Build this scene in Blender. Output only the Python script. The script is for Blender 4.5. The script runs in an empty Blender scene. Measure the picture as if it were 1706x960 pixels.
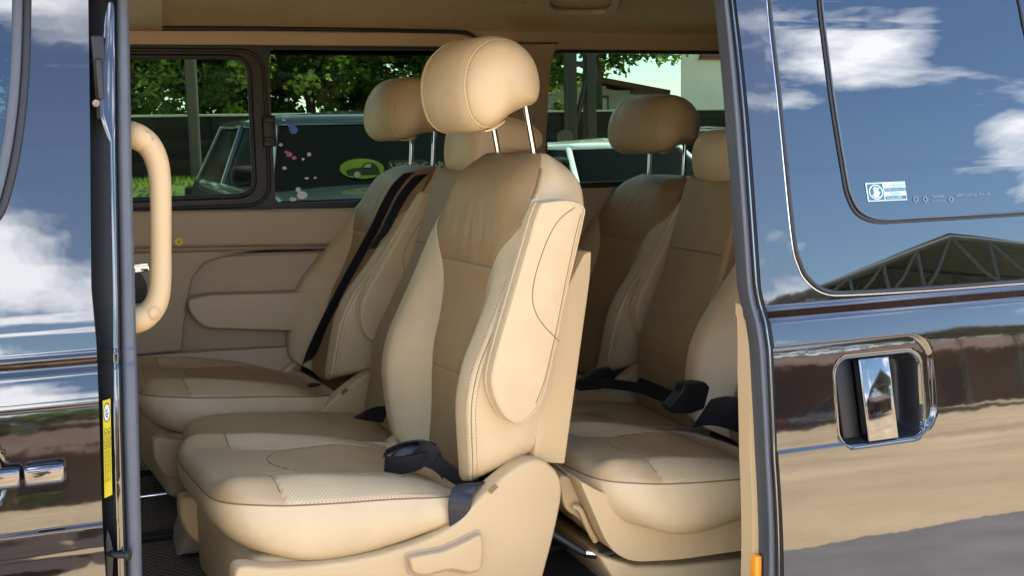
import bpy, bmesh, math, random
from mathutils import Vector, Matrix
from mathutils.geometry import tessellate_polygon
R = math.radians
random.seed(7)
sc = bpy.context.scene
COL = sc.collection

# ------------------------------------------------------------------ camera
F, PW, PH = 1900.0, 1706, 960
EYE = Vector((0, -1.9, 1.50))
yaw, pitch, roll = R(20.6), R(7.7), R(1.1)
FWD = Vector((math.sin(yaw)*math.cos(pitch), math.cos(yaw)*math.cos(pitch), -math.sin(pitch)))
r0 = Vector((math.cos(yaw), -math.sin(yaw), 0)); u0 = r0.cross(FWD)
RIGHT = r0*math.cos(roll) - u0*math.sin(roll); UP = RIGHT.cross(FWD)
cd = bpy.data.cameras.new('camera'); cam = bpy.data.objects.new('camera', cd); COL.objects.link(cam)
cam.matrix_world = Matrix(((RIGHT.x, UP.x, -FWD.x, EYE.x), (RIGHT.y, UP.y, -FWD.y, EYE.y), (RIGHT.z, UP.z, -FWD.z, EYE.z), (0, 0, 0, 1)))
cd.sensor_width = 36; cd.lens = 36*F/PW; cd.clip_start = .05; cd.clip_end = 2000
sc.camera = cam

# ------------------------------------------------------------------ light
SUN_EL, SUN_AZ = R(62), R(68)       # azimuth measured from +Y towards +X
w = bpy.data.worlds.new('World'); sc.world = w; w.use_nodes = True
nt = w.node_tree; N = nt.nodes; L = nt.links; N.clear()
def nd(t, **k):
    n = N.new(t)
    for a, b in k.items(): setattr(n, a, b)
    return n
out = nd('ShaderNodeOutputWorld'); bg = nd('ShaderNodeBackground'); bg.inputs[1].default_value = .10
sky = nd('ShaderNodeTexSky', sky_type='NISHITA', sun_disc=False, sun_elevation=SUN_EL, sun_rotation=SUN_AZ)
sky.air_density = 1.0; sky.dust_density = .1; sky.ozone_density = 5.0
tc = nd('ShaderNodeTexCoord'); sep = nd('ShaderNodeSeparateXYZ'); L.new(tc.outputs['Generated'], sep.inputs[0])
def m(op, a, b=None, clamp=False):
    n = nd('ShaderNodeMath', operation=op, use_clamp=clamp)
    for i, v in enumerate((a, b)):
        if v is None: continue
        if isinstance(v, (int, float)): n.inputs[i].default_value = v
        else: L.new(v, n.inputs[i])
    return n.outputs[0]
den = m('ADD', m('MAXIMUM', sep.outputs[2], 0.0), .42)
comb = nd('ShaderNodeCombineXYZ'); L.new(m('DIVIDE', sep.outputs[0], den), comb.inputs[0]); L.new(m('DIVIDE', sep.outputs[1], den), comb.inputs[1])
comb.inputs[2].default_value = 41.9
n1 = nd('ShaderNodeTexNoise'); n1.inputs['Scale'].default_value = 2.7; n1.inputs['Detail'].default_value = 9; n1.inputs['Roughness'].default_value = .54; n1.inputs['Distortion'].default_value = .15
L.new(comb.outputs[0], n1.inputs['Vector'])
ramp = nd('ShaderNodeValToRGB'); ramp.color_ramp.elements[0].position = .53; ramp.color_ramp.elements[1].position = .64
fac = n1.outputs['Fac']
def bank(az, el, tight, amt):
    a, e = R(az), R(el); vm = nd('ShaderNodeVectorMath', operation='DOT_PRODUCT'); nrm = nd('ShaderNodeVectorMath', operation='NORMALIZE')
    L.new(tc.outputs['Generated'], nrm.inputs[0]); L.new(nrm.outputs[0], vm.inputs[0]); vm.inputs[1].default_value = (math.sin(a)*math.cos(e), -math.cos(a)*math.cos(e), math.sin(e))
    mr = nd('ShaderNodeMapRange', interpolation_type='SMOOTHSTEP'); mr.inputs[1].default_value = math.cos(R(tight)); mr.inputs[2].default_value = 1; mr.inputs[3].default_value = 0; mr.inputs[4].default_value = amt
    L.new(vm.outputs['Value'], mr.inputs[0]); return mr.outputs[0]
for b_ in (bank(46, 9, 7, .10), bank(41, 34, 12, .10), bank(-4, 15, 10, .09), bank(30, 13, 6, .06)): fac = m('ADD', fac, b_)
L.new(fac, ramp.inputs[0])
mix = nd('ShaderNodeMix', data_type='RGBA'); L.new(ramp.outputs[0], mix.inputs[0]); L.new(sky.outputs[0], mix.inputs[6]); mix.inputs[7].default_value = (14, 14.3, 15, 1)
L.new(mix.outputs[2], bg.inputs[0]); L.new(bg.outputs[0], out.inputs[0])
sd = bpy.data.lights.new('sun', 'SUN'); sd.energy = 4.5; sd.angle = R(.5); sd.color = (1, .95, .87)
sun = bpy.data.objects.new('sun', sd); COL.objects.link(sun)
sdir = Vector((math.sin(SUN_AZ)*math.cos(SUN_EL), math.cos(SUN_AZ)*math.cos(SUN_EL), math.sin(SUN_EL)))
sun.rotation_euler = sdir.to_track_quat('Z', 'Y').to_euler(); sun.location = (0, 0, 30)
vs = sc.view_settings; vs.view_transform = 'Standard'; vs.look = 'None'; vs.gamma = 1; vs.exposure = 2.38
sc.render.engine = 'CYCLES'; cy = sc.cycles
cy.use_denoising = True; cy.max_bounces = 10; cy.diffuse_bounces = 3; cy.glossy_bounces = 5; cy.transmission_bounces = 6; cy.transparent_max_bounces = 14
cy.sample_clamp_indirect = 6; cy.caustics_reflective = False; cy.caustics_refractive = False
try: cy.denoiser = 'OPENIMAGEDENOISE'
except Exception: pass

# ------------------------------------------------------------------ helpers
def un(px, py, y=None, x=None, z=None):
    """point of the place that lies on a plane (depth y, x or z) along a sight line"""
    d = FWD + RIGHT*((px-PW/2)/F) - UP*((py-PH/2)/F)
    t = (y-EYE.y)/d.y if y is not None else (x-EYE.x)/d.x if x is not None else (z-EYE.z)/d.z
    return EYE + d*t

def tab(v, pts):
    if v <= pts[0][0]: return pts[0][1]
    if v >= pts[-1][0]: return pts[-1][1]
    for i in range(len(pts)-1):
        a, b = pts[i], pts[i+1]
        if v <= b[0]:
            h = b[0]-a[0]; t = (v-a[0])/h
            s = (b[1]-a[1])/h
            m0 = s if i == 0 else .5*(s+(a[1]-pts[i-1][1])/(a[0]-pts[i-1][0]))
            m1 = s if i+2 >= len(pts) else .5*(s+(pts[i+2][1]-b[1])/(pts[i+2][0]-b[0]))
            return (2*t**3-3*t*t+1)*a[1]+(t**3-2*t*t+t)*h*m0+(-2*t**3+3*t*t)*b[1]+(t**3-t*t)*h*m1
def lin(v, pts):
    if v <= pts[0][0]: return pts[0][1]
    for a, b in zip(pts, pts[1:]):
        if v <= b[0]: return a[1]+(b[1]-a[1])*(v-a[0])/(b[0]-a[0])
    return pts[-1][1]
def sstep(a, b, v):
    t = min(1, max(0, (v-a)/(b-a))); return t*t*(3-2*t)
def spline(pts, n=8, closed=False):
    P = [Vector(p) for p in pts]; o = []; k = len(P)
    for i in range(k if closed else k-1):
        if closed: a, b, c, d = P[i-1], P[i], P[(i+1) % k], P[(i+2) % k]
        else: a, b, c, d = P[max(i-1, 0)], P[i], P[i+1], P[min(i+2, k-1)]
        for j in range(n):
            t = j/n
            o.append(.5*((2*b)+(c-a)*t+(2*a-5*b+4*c-d)*t*t+(3*b-a-3*c+d)*t**3))
    if not closed: o.append(P[-1].copy())
    return o

def tag(o, label=None, cat=None, group=None, kind=None):
    for k, v in (('label', label), ('category', cat), ('group', group), ('kind', kind)):
        if v: o[k] = v
    return o
def empty(name, loc, label=None, cat=None, group=None):
    o = bpy.data.objects.new(name, None); COL.objects.link(o); o.location = loc; o.empty_display_size = .1
    return tag(o, label, cat, group)
def attach(o, parent):
    if parent is not None:
        o.parent = parent
        if parent.type == 'EMPTY': o.matrix_parent_inverse = (Matrix.Translation(parent.location) @ Matrix.Rotation(parent.rotation_euler.z, 4, 'Z')).inverted()
class MB:
    def __init__(s): s.v = []; s.f = []; s.m = []; s.uv = []
    def add(s, vs, fs, mi=0, uvs=None):
        b = len(s.v); s.v += [tuple(p) for p in vs]
        s.uv += list(uvs) if uvs else [(p[0], p[2]) for p in vs]
        if isinstance(mi, int): mi = [mi]*len(fs)
        for f, q in zip(fs, mi): s.f.append([b+i for i in f]); s.m.append(q)
        return s
    def grid(s, rows, mi=0, closed=False, uvs=None):
        n = len(rows[0]); vs = [p for r in rows for p in r]; fs = []; ms = []
        for j in range(len(rows)-1):
            for i in range(n if closed else n-1):
                k = (i+1) % n
                fs.append((j*n+i, j*n+k, (j+1)*n+k, (j+1)*n+i)); ms.append(mi(j, i) if callable(mi) else mi)
        return s.add(vs, fs, ms, uvs)
    def tube(s, path, r, n=8, closed=False, mi=0, flat=1.0, updir=None):
        P = [Vector(p) for p in path]; k = len(P); rows = []
        prev = None
        for i in range(k):
            t = (P[(i+1) % k]-P[i-1]) if closed else (P[min(i+1, k-1)]-P[max(i-1, 0)])
            t.normalize()
            if prev is None:
                a = Vector(updir) if updir else (Vector((0, 0, 1)) if abs(t.z) < .8 else Vector((1, 0, 0)))
            else: a = prev
            a = (a-t*a.dot(t)).normalized(); prev = a; b = t.cross(a)
            rr = r(i/(k-1)) if callable(r) else r
            rows.append([P[i]+a*(rr*flat*math.cos(q*2*math.pi/n))+b*(rr*math.sin(q*2*math.pi/n)) for q in range(n)])
        if closed: rows.append(rows[0])
        s.grid(rows, mi, closed=True)
        if not closed:
            s.add(rows[0], [list(range(n))[::-1]], mi); s.add(rows[-1], [list(range(n))], mi)
        return s
    def box(s, x0, x1, y0, y1, z0, z1, mi=0):
        v = [(x, y, z) for x in (x0, x1) for y in (y0, y1) for z in (z0, z1)]
        return s.add(v, [(0, 1, 3, 2), (4, 6, 7, 5), (0, 4, 5, 1), (2, 3, 7, 6), (0, 2, 6, 4), (1, 5, 7, 3)], mi)
    def build(s, name, mats, parent=None, smooth=True, sharp=None, kind=None):
        me = bpy.data.meshes.new(name); me.from_pydata(s.v, [], s.f)
        for q in (mats if isinstance(mats, (list, tuple)) else [mats]): me.materials.append(q)
        me.polygons.foreach_set('material_index', s.m)
        me.polygons.foreach_set('use_smooth', [smooth]*len(s.f))
        ul = me.uv_layers.new(name='UVMap'); li = [0]*len(me.loops); me.loops.foreach_get('vertex_index', li)
        ul.data.foreach_set('uv', [c for i in li for c in s.uv[i]])
        if sharp is not None: me.set_sharp_from_angle(angle=R(sharp))
        me.update(); o = bpy.data.objects.new(name, me); COL.objects.link(o); attach(o, parent)
        if kind: o['kind'] = kind
        return o
def from_bm(bm, name, mats, parent=None, sharp=35, kind=None):
    bmesh.ops.recalc_face_normals(bm, faces=bm.faces)
    me = bpy.data.meshes.new(name); bm.to_mesh(me); bm.free()
    for q in (mats if isinstance(mats, (list, tuple)) else [mats]): me.materials.append(q)
    me.polygons.foreach_set('use_smooth', [True]*len(me.polygons))
    if sharp: me.set_sharp_from_angle(angle=R(sharp))
    o = bpy.data.objects.new(name, me); COL.objects.link(o); attach(o, parent)
    if kind: o['kind'] = kind
    return o
def prism(name, outline, d, mats, parent=None, bevel=.004, seg=3, sharp=35, both=True):
    """outline: 3-D points of one face; d: extrusion vector; rounded edges"""
    bm = bmesh.new(); vs = [bm.verts.new(p) for p in outline]
    f = bm.faces.new(vs); f.normal_update()
    r = bmesh.ops.extrude_face_region(bm, geom=[f]); ev = [g for g in r['geom'] if isinstance(g, bmesh.types.BMVert)]
    bmesh.ops.translate(bm, verts=ev, vec=Vector(d))
    if bevel:
        nv = set(vs); ns = set(ev)
        es = [e for e in bm.edges if all(v in nv for v in e.verts) or (both and all(v in ns for v in e.verts))]
        bmesh.ops.bevel(bm, geom=es, offset=bevel, segments=seg, affect='EDGES', profile=.5, clamp_overlap=True)
    return from_bm(bm, name, mats, parent, sharp)
def rbox(name, x0, x1, y0, y1, z0, z1, mats, parent=None, bevel=.01, seg=3, sharp=40):
    bm = bmesh.new(); bmesh.ops.create_cube(bm, size=1)
    for v in bm.verts: v.co = Vector(((x0+x1)/2+v.co.x*(x1-x0), (y0+y1)/2+v.co.y*(y1-y0), (z0+z1)/2+v.co.z*(z1-z0)))
    if bevel: bmesh.ops.bevel(bm, geom=bm.edges[:], offset=bevel, segments=seg, affect='EDGES', profile=.5)
    return from_bm(bm, name, mats, parent, sharp)
def roundpoly(pts, r, n=5):
    P = [Vector(p) for p in pts]; o = []; k = len(P)
    for i in range(k):
        p = P[i]; a = P[i-1]-p; b = P[(i+1) % k]-p
        rr = r[i] if isinstance(r, (list, tuple)) else r
        la = min(rr, a.length*.49); lb = min(rr, b.length*.49)
        q0 = p+a.normalized()*la; q1 = p+b.normalized()*lb
        if rr <= 0: o.append(p); continue
        for j in range(n+1):
            t = j/n; o.append(q0*(1-t)**2+p*2*t*(1-t)+q1*t*t)
    return o
def plate(name, outer, holes, d, mats, parent=None, smooth=False):
    """flat plate with holes, thickness vector d"""
    loops = [[Vector(p) for p in outer]]+[[Vector(p) for p in h] for h in holes]
    # tessellate in the plane of the plate
    tri = tessellate_polygon(loops); flat = [p for l in loops for p in l]; n = len(flat); d = Vector(d)
    mb = MB(); vs = flat+[p+d for p in flat]; fs = [tuple(t) for t in tri]+[tuple(n+i for i in reversed(t)) for t in tri]
    b = 0
    for l in loops:
        k = len(l)
        for i in range(k): fs.append((b+i, b+(i+1) % k, n+b+(i+1) % k, n+b+i))
        b += k
    mb.add(vs, fs); bm = bmesh.new()
    bv = [bm.verts.new(p) for p in vs]
    for f in fs:
        try: bm.faces.new([bv[i] for i in f])
        except ValueError: pass
    return from_bm(bm, name, mats, parent, 30)
def ribbon(mb, path, wv, width, th=.0016, mi=0, n=10):
    P = spline(path, n); k = len(P); W_ = wv if isinstance(wv, list) else [wv]*len(path)
    rows_a = []; rows_b = []
    for i, p in enumerate(P):
        t = i/(k-1)*(len(W_)-1); a = min(int(t), len(W_)-2) if len(W_) > 1 else 0
        wd = Vector(W_[a]).lerp(Vector(W_[min(a+1, len(W_)-1)]), t-a).normalized()
        tg = (P[min(i+1, k-1)]-P[max(i-1, 0)]).normalized(); nn = tg.cross(wd).normalized()
        h = width/2
        rows_a.append([p+wd*h*s+nn*(th+.001*(1-s*s)) for s in (-1, -.5, 0, .5, 1)]+[p+wd*h*s-nn*th for s in (1, .5, 0, -.5, -1)])
    mb.grid(rows_a, mi, closed=True)
    mb.add(rows_a[0], [list(range(10))], mi); mb.add(rows_a[-1], [list(range(10))[::-1]], mi)

# ------------------------------------------------------------------ materials
def mat(name, col, rough=.5, metal=0, ior=1.45, spec=.5, noise=0, nscale=8, bump=0, bscale=60, coat=0, bdist=.002, perf=None, sheen=0, aniso=None, detail=6, bump2=None):
    mm = bpy.data.materials.new(name); mm.use_nodes = True; t = mm.node_tree; n = t.nodes; l = t.links
    b = n['Principled BSDF']; b.inputs['Base Color'].default_value = (*col, 1); b.inputs['Roughness'].default_value = rough
    b.inputs['Metallic'].default_value = metal; b.inputs['IOR'].default_value = ior; b.inputs['Specular IOR Level'].default_value = spec
    b.inputs['Coat Weight'].default_value = coat; b.inputs['Coat Roughness'].default_value = .02
    if sheen: b.inputs['Sheen Weight'].default_value = sheen
    c = None; tcn = n.new('ShaderNodeTexCoord')
    if noise:
        q = n.new('ShaderNodeTexNoise'); q.inputs['Scale'].default_value = nscale; q.inputs['Detail'].default_value = detail; l.new(tcn.outputs['Object'], q.inputs['Vector'])
        mr = n.new('ShaderNodeMapRange'); mr.inputs[1].default_value = .3; mr.inputs[2].default_value = .7; mr.inputs[3].default_value = 1-noise; mr.inputs[4].default_value = 1+noise
        l.new(q.outputs['Fac'], mr.inputs[0])
        vm = n.new('ShaderNodeVectorMath'); vm.operation = 'SCALE'; vm.inputs[0].default_value = col; l.new(mr.outputs[0], vm.inputs['Scale']); c = vm.outputs[0]
    hgt = None
    if bump:
        q = n.new('ShaderNodeTexNoise'); q.inputs['Scale'].default_value = bscale; q.inputs['Detail'].default_value = 4; l.new(tcn.outputs['Object'], q.inputs['Vector']); hgt = q.outputs['Fac']
    if perf:
        sp, rad, dark = perf
        masks = []
        for off in ((0, 0, 0), (.5, .5, 0)):
            v = n.new('ShaderNodeVectorMath'); v.operation = 'MULTIPLY_ADD'; v.inputs[1].default_value = (1/sp, 1/(sp*1.2), 1); v.inputs[2].default_value = off; l.new(tcn.outputs['UV'], v.inputs[0])
            fr = n.new('ShaderNodeVectorMath'); fr.operation = 'FRACTION'; l.new(v.outputs[0], fr.inputs[0])
            ds = n.new('ShaderNodeVectorMath'); ds.operation = 'DISTANCE'; ds.inputs[1].default_value = (.5, .5, 0)
            s2 = n.new('ShaderNodeVectorMath'); s2.operation = 'MULTIPLY'; s2.inputs[1].default_value = (1, 1, 0); l.new(fr.outputs[0], s2.inputs[0]); l.new(s2.outputs[0], ds.inputs[0])
            mr = n.new('ShaderNodeMapRange'); mr.inputs[1].default_value = rad; mr.inputs[2].default_value = rad*.6; l.new(ds.outputs['Value'], mr.inputs[0]); masks.append(mr.outputs[0])
        mx = n.new('ShaderNodeMath'); mx.operation = 'MAXIMUM'; l.new(masks[0], mx.inputs[0]); l.new(masks[1], mx.inputs[1])
        mc = n.new('ShaderNodeMix'); mc.data_type = 'RGBA'; l.new(mx.outputs[0], mc.inputs[0]); mc.inputs[6].default_value = (*col, 1)
        if c: l.new(c, mc.inputs[6])
        mc.inputs[7].default_value = (*[q*dark for q in col], 1); c = mc.outputs[2]
    if c: l.new(c, b.inputs['Base Color'])
    if bump2:
        q = n.new('ShaderNodeTexNoise'); q.inputs['Scale'].default_value = bump2[1]; q.inputs['Detail'].default_value = 3; q.inputs['Distortion'].default_value = .8; l.new(tcn.outputs['Object'], q.inputs['Vector'])
        bp2 = n.new('ShaderNodeBump'); bp2.inputs['Strength'].default_value = bump2[0]; bp2.inputs['Distance'].default_value = bump2[2]; l.new(q.outputs['Fac'], bp2.inputs['Height'])
    if hgt:
        bp = n.new('ShaderNodeBump'); bp.inputs['Strength'].default_value = bump; bp.inputs['Distance'].default_value = bdist; l.new(hgt, bp.inputs['Height']); l.new(bp.outputs[0], b.inputs['Normal'])
        if bump2: l.new(bp2.outputs[0], bp.inputs['Normal'])
    return mm
def glass(name, tint, refl_ior=1.5, rough=0.0, bump=0):
    mm = bpy.data.materials.new(name); mm.use_nodes = True; t = mm.node_tree; n = t.nodes; l = t.links; n.clear()
    o = n.new('ShaderNodeOutputMaterial'); mx = n.new('ShaderNodeMixShader'); fr = n.new('ShaderNodeFresnel'); fr.inputs[0].default_value = refl_ior
    tr = n.new('ShaderNodeBsdfTransparent'); tr.inputs[0].default_value = (*tint, 1); g = n.new('ShaderNodeBsdfGlossy'); g.inputs['Roughness'].default_value = rough
    if bump:
        q = n.new('ShaderNodeTexNoise'); q.inputs['Scale'].default_value = 3; tcn = n.new('ShaderNodeTexCoord'); l.new(tcn.outputs['Object'], q.inputs['Vector'])
        bp = n.new('ShaderNodeBump'); bp.inputs['Strength'].default_value = bump; bp.inputs['Distance'].default_value = .01; l.new(q.outputs['Fac'], bp.inputs['Height']); l.new(bp.outputs[0], g.inputs['Normal'])
    l.new(fr.outputs[0], mx.inputs[0]); l.new(tr.outputs[0], mx.inputs[1]); l.new(g.outputs[0], mx.inputs[2]); l.new(mx.outputs[0], o.inputs[0])
    return mm
LEA = (.57, .42, .24)
M = {}
M['leather'] = mat('beige leather', LEA, .42, bump2=(.32, 20, .005), noise=.05, nscale=14, bump=.25, bscale=420, bdist=.0008)
M['leather_perf'] = mat('perforated beige leather', LEA, .45, bump2=(.32, 20, .005), noise=.05, nscale=14, bump=.25, bscale=420, bdist=.0008, perf=(.0064, .22, .68))
M['insert'] = mat('tan insert leather', (.325, .205, .092), .5, bump2=(.32, 20, .005), noise=.06, nscale=16, bump=.3, bscale=420, bdist=.0008)
M['insert_perf'] = mat('perforated tan insert', (.325, .205, .092), .5, bump2=(.32, 20, .005), noise=.06, nscale=16, bump=.3, bscale=420, bdist=.0008, perf=(.0058, .24, .7))
M['seat_insert'] = mat('seat insert leather', (.42, .285, .145), .48, bump2=(.32, 20, .005), noise=.06, nscale=12, bump=.3, bscale=420, bdist=.0008)
M['lip'] = mat('front lip leather', (.45, .31, .16), .42, bump2=(.32, 20, .005), noise=.06, nscale=12, bump=.3, bscale=420, bdist=.0008)
M['piping'] = mat('cream piping', (.62, .47, .25), .45)
M['seam'] = mat('seam thread', (.22, .14, .07), .7)
M['plastic'] = mat('beige plastic', (.55, .385, .20), .5, noise=.03, nscale=5, bump=.2, bscale=900, bdist=.0006)
M['trim'] = mat('tan trim panel', (.42, .31, .20), .55, noise=.04, nscale=5, bump=.25, bscale=700, bdist=.0008)
M['trim_lite'] = mat('light tan trim panel', (.5, .38, .25), .55, noise=.04, nscale=5, bump=.25, bscale=700, bdist=.0008)
M['headliner'] = mat('woven headliner', (.50, .36, .20), .9, noise=.06, nscale=30, bump=.5, bscale=700, bdist=.001)
M['black'] = mat('black plastic', (.012, .012, .013), .45, noise=.1, nscale=30)
M['matt_black'] = mat('matt black', (.008, .008, .008), .7, spec=.1)
M['frame'] = mat('dark window frame', (.022, .021, .018), .5, noise=.08, nscale=20)
M['rubber'] = mat('grey rubber seal', (.085, .093, .108), .42, noise=.05, nscale=20, bump=.15, bscale=300, bdist=.001)
M['edge_rubber'] = mat('edge rubber', (.05, .055, .062), .35, bump=.15, bscale=300, bdist=.001)
M['darkrubber'] = mat('dark rubber', (.02, .02, .022), .5)
M['chrome_dark'] = mat('chromed plastic', (.17, .17, .18), .05, metal=1)
M['chrome'] = mat('chrome', (.6, .6, .61), .06, metal=1)
M['paint'] = mat('dark brown car paint', (.013, .0085, .007),   .035, ior=2.0, bump=.055, bscale=5, bdist=.01)
M['belt'] = mat('black satin belt', (.012, .012, .016), .33, bump=.25, bscale=500, bdist=.0008)
M['carpet'] = mat('dark floor carpet', (.035, .028, .02), .95, noise=.4, nscale=120, bump=.8, bscale=300, bdist=.003)
M['tint'] = glass('tinted glass', (.50, .58, .48), 1.10)
M['doorglass'] = glass('dark door glass', (.10, .13, .13), 2.3, bump=.02)
M['steel'] = mat('dark steel', (.010, .011, .010), .55, noise=.2, nscale=20)

# ================================================================== GROUND
def flat(name, x0, x1, y0, y1, z, mt):
    return MB().add([(x0, y0, z), (x1, y0, z), (x1, y1, z), (x0, y1, z)], [(0, 1, 2, 3)]).build(name, mt, kind='structure')
M['sand'] = mat('sandy dirt', (.48, .36, .215), .95, noise=.30, nscale=.45, bump=.7, bscale=5, bdist=.03, detail=12)
M['asphalt'] = mat('worn concrete', (.17, .165, .16), .9, noise=.18, nscale=3, bump=.6, bscale=120, bdist=.004)
M['grassm'] = mat('grass bank', (.07, .11, .025), .95, noise=.4, nscale=6, bump=1, bscale=40, bdist=.03)
flat('ground', -400, 400, -400, 400, 0, M['sand'])
flat('road', -60, 60, -1.8, 9, .004, M['asphalt'])

# ================================================================== VAN
van = empty('van', (.9, .9, 0), 'dark brown passenger van with its side door slid open, seen close up', 'van')
AL = [(.1, -10), (.5, -5), (.65, -1), (.73, 2), (.85, 6.0), (.95, 8.4), (1.05, 8.4), (1.075, 9), (1.085, 12), (1.132, 14), (1.134, 45), (1.139, 45), (1.141, 6), (1.156, 6.5), (1.158, 42), (1.162, 42), (1.164, 8.5), (1.2, 9), (1.5, 10), (1.75, 14), (1.85, 30), (1.93, 60)]
_PT = [0.0]; _Z0, _DZ = .1, .001
for i in range(1, 1850): _PT.append(_PT[-1]+math.tan(R(lin(_Z0+i*_DZ, AL)))*_DZ)
_c = _PT[int((.95-_Z0)/_DZ)]
def prof(z): return _PT[max(0, min(len(_PT)-1, int(round((z-_Z0)/_DZ))))]-_c
def unp(px, py, off=0):
    y = off
    for _ in range(8):
        p = un(px, py, y=y); y = prof(p.z)+off
    return p
def edge(pts, off=0):
    q = sorted([(p.z, p.x) for p in (unp(a, b, off) for a, b in pts)])
    q = [(q[0][0]-.5, q[0][1]-(q[1][1]-q[0][1])*.3)]+q+[(q[-1][0]+.3, q[-1][1]+.02)]
    return lambda z: lin(z, q)
CH0_, CH1_ = .888, 1.082
def zlev(z0, z1, dz=.006):
    base = [z0+i*(z1-z0)/int((z1-z0)/dz) for i in range(int((z1-z0)/dz)+1)]
    ex = [a for a, _ in AL if z0 < a < z1]+[q+k*.001 for q in (CH0_, CH1_, CH1_+.006) for k in range(-4, 6) if z0 < q-.01 and q+.01 < z1 and dz < .01]
    return sorted(set(round(q, 4) for q in base+ex))
def skin(name, f0, f1, z0, z1, nx, disp, keep, off, mt, parent, dz=.006, inner=.05, mi=None):
    zs = zlev(z0, z1, dz); rows = []
    for z in zs:
        a, b = f0(z), f1(z); r = []
        for i in range(nx+1):
            x = a+(b-a)*i/nx; r.append((x, prof(z)+off+(disp(x, z) if disp else 0), z))
        rows.append(r)
    mb = MB(); n = nx+1; vs = [p for r in rows for p in r]; fs = []; ms = []
    for j in range(len(rows)-1):
        for i in range(nx):
            c = ((rows[j][i][0]+rows[j+1][i+1][0])/2, (zs[j]+zs[j+1])/2)
            if keep and not keep(*c): continue
            fs.append((j*n+i, j*n+i+1, (j+1)*n+i+1, (j+1)*n+i)); ms.append(mi(*c) if mi else 0)
    mb.add(vs, fs, ms)
    # folded edges so the skin has a thickness
    for col in (0, nx):
        mb.grid([[rows[j][col], (rows[j][col][0]+(.004 if col == 0 else -.004), rows[j][col][1]+inner*.25, rows[j][col][2]), (rows[j][col][0]+(.006 if col == 0 else -.006), rows[j][col][1]+inner, rows[j][col][2])] for j in range(len(rows))])
    return mb.build(name, mt, parent)
def strip(name, fL, fR, z0, z1, oL, oR, mt, parent, bulge=0, depth=.03, n=6, dz=.012):
    rows = []
    for z in zlev(z0, z1, dz):
        a, b = fL(z), fR(z); p = prof(z); r = []
        for i in range(n+1):
            t = i/n; r.append((a+(b-a)*t, p+oL+(oR-oL)*t-bulge*math.sqrt(max(0, 1-(2*t-1)**2)), z))
        r.append((b, p+max(oL, oR)+depth, z)); r.append((a, p+max(oL, oR)+depth, z)); rows.append(r)
    return MB().grid(rows, closed=True).build(name, mt, parent, sharp=40)
def inside(pts):
    P = [(p[0], p[2]) for p in pts]
    def f(x, z):
        c = False; k = len(P)
        for i in range(k):
            (x1, z1), (x2, z2) = P[i], P[i-1]
            if (z1 > z) != (z2 > z) and x < (x2-x1)*(z-z1)/(z2-z1)+x1: c = not c
        return c
    return f
def on(off):
    return lambda p: Vector((p.x, prof(p.z)+off, p.z))
def sdf_rr(x, z, x0, x1, z0, z1, r):
    cx, cz = (x0+x1)/2, (z0+z1)/2; qx = abs(x-cx)-(x1-x0)/2+r; qz = abs(z-cz)-(z1-z0)/2+r
    return math.hypot(max(qx, 0), max(qz, 0))+min(max(qx, qz), 0)-r

# ---- front door (closed)
fd_edge = edge([(147, 0), (150, 240), (152, 480), (161, 580), (165, 690), (171, 880), (176, 960)])
CH0, CH1 = .888, 1.082       # pressed channel along the flank
CUPX, CUPZ, CUPR = -.212, .985, .073
def fd_disp(x, z):
    d = .0045*sstep(CH0-.001, CH0+.003, z)*(1-sstep(CH1-.003, CH1+.001, z))
    q = math.hypot(x-CUPX, (z-CUPZ))
    d += .045*(1-sstep(CUPR*.55, CUPR, q))
    return d
wf = [unp(48, -150), unp(46, 0), unp(42, 130), unp(30, 240), unp(10, 330), unp(-10, 370), unp(-60, 420), unp(-160, 450)]
wf = [Vector((p.x, 0, p.z)) for p in wf]
wpoly = spline(wf, 6)+[Vector((-1.0, 0, wf[-1].z-.0)), Vector((-1.0, 0, wf[0].z))]
kin = inside(wpoly)
fdoor = skin('front_door', lambda z: -1.15, fd_edge, .2, 1.80, 190, fd_disp, lambda x, z: not kin(x, z), 0, [M['paint'], M['black']], van, mi=lambda x, z: 1 if math.hypot(x-CUPX, z-CUPZ) < CUPR*.8 else 0)
fdoor['label'] = 'closed front door with chrome pull handle'
g = MB(); g.grid([[on(.006)(Vector((p.x, 0, p.z))), on(.006)(Vector((-1.0, 0, p.z)))] for p in spline(wf, 6)]); g.build('window_pane', M['doorglass'], fdoor)
s = MB(); s.tube([on(-.001)(p) for p in spline(wf, 8)], .006, 8); s.build('window_seal', M['darkrubber'], fdoor)
s = MB(); s.tube([on(.003)(p)+Vector((-.014, 0, .004)) for p in spline(wf, 8)], .009, 8, flat=.6); s.build('window_trim', M['rubber'], fdoor)
# chrome pull handle in two pieces
hz = unp(60, 786).z; hx0 = unp(38, 786).x; hx1 = unp(110, 786).x
def hand(name, x0, x1, r):
    o = rbox(name, x0, x1, prof(hz)-.034, prof(hz)-.014, hz-.0165, hz+.0165, M['chrome_dark'], fdoor, bevel=.008, seg=4, sharp=60); return o
hand('handle', hx0-.115, hx0-.0012, .01); hand('handle_cap', hx0+.0012, hx1, .01)
rbox('handle_mount', hx0+.012, hx1-.010, prof(hz)-.016, prof(hz)+.02, hz-.012, hz+.012, M['black'], fdoor, bevel=.004)

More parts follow.
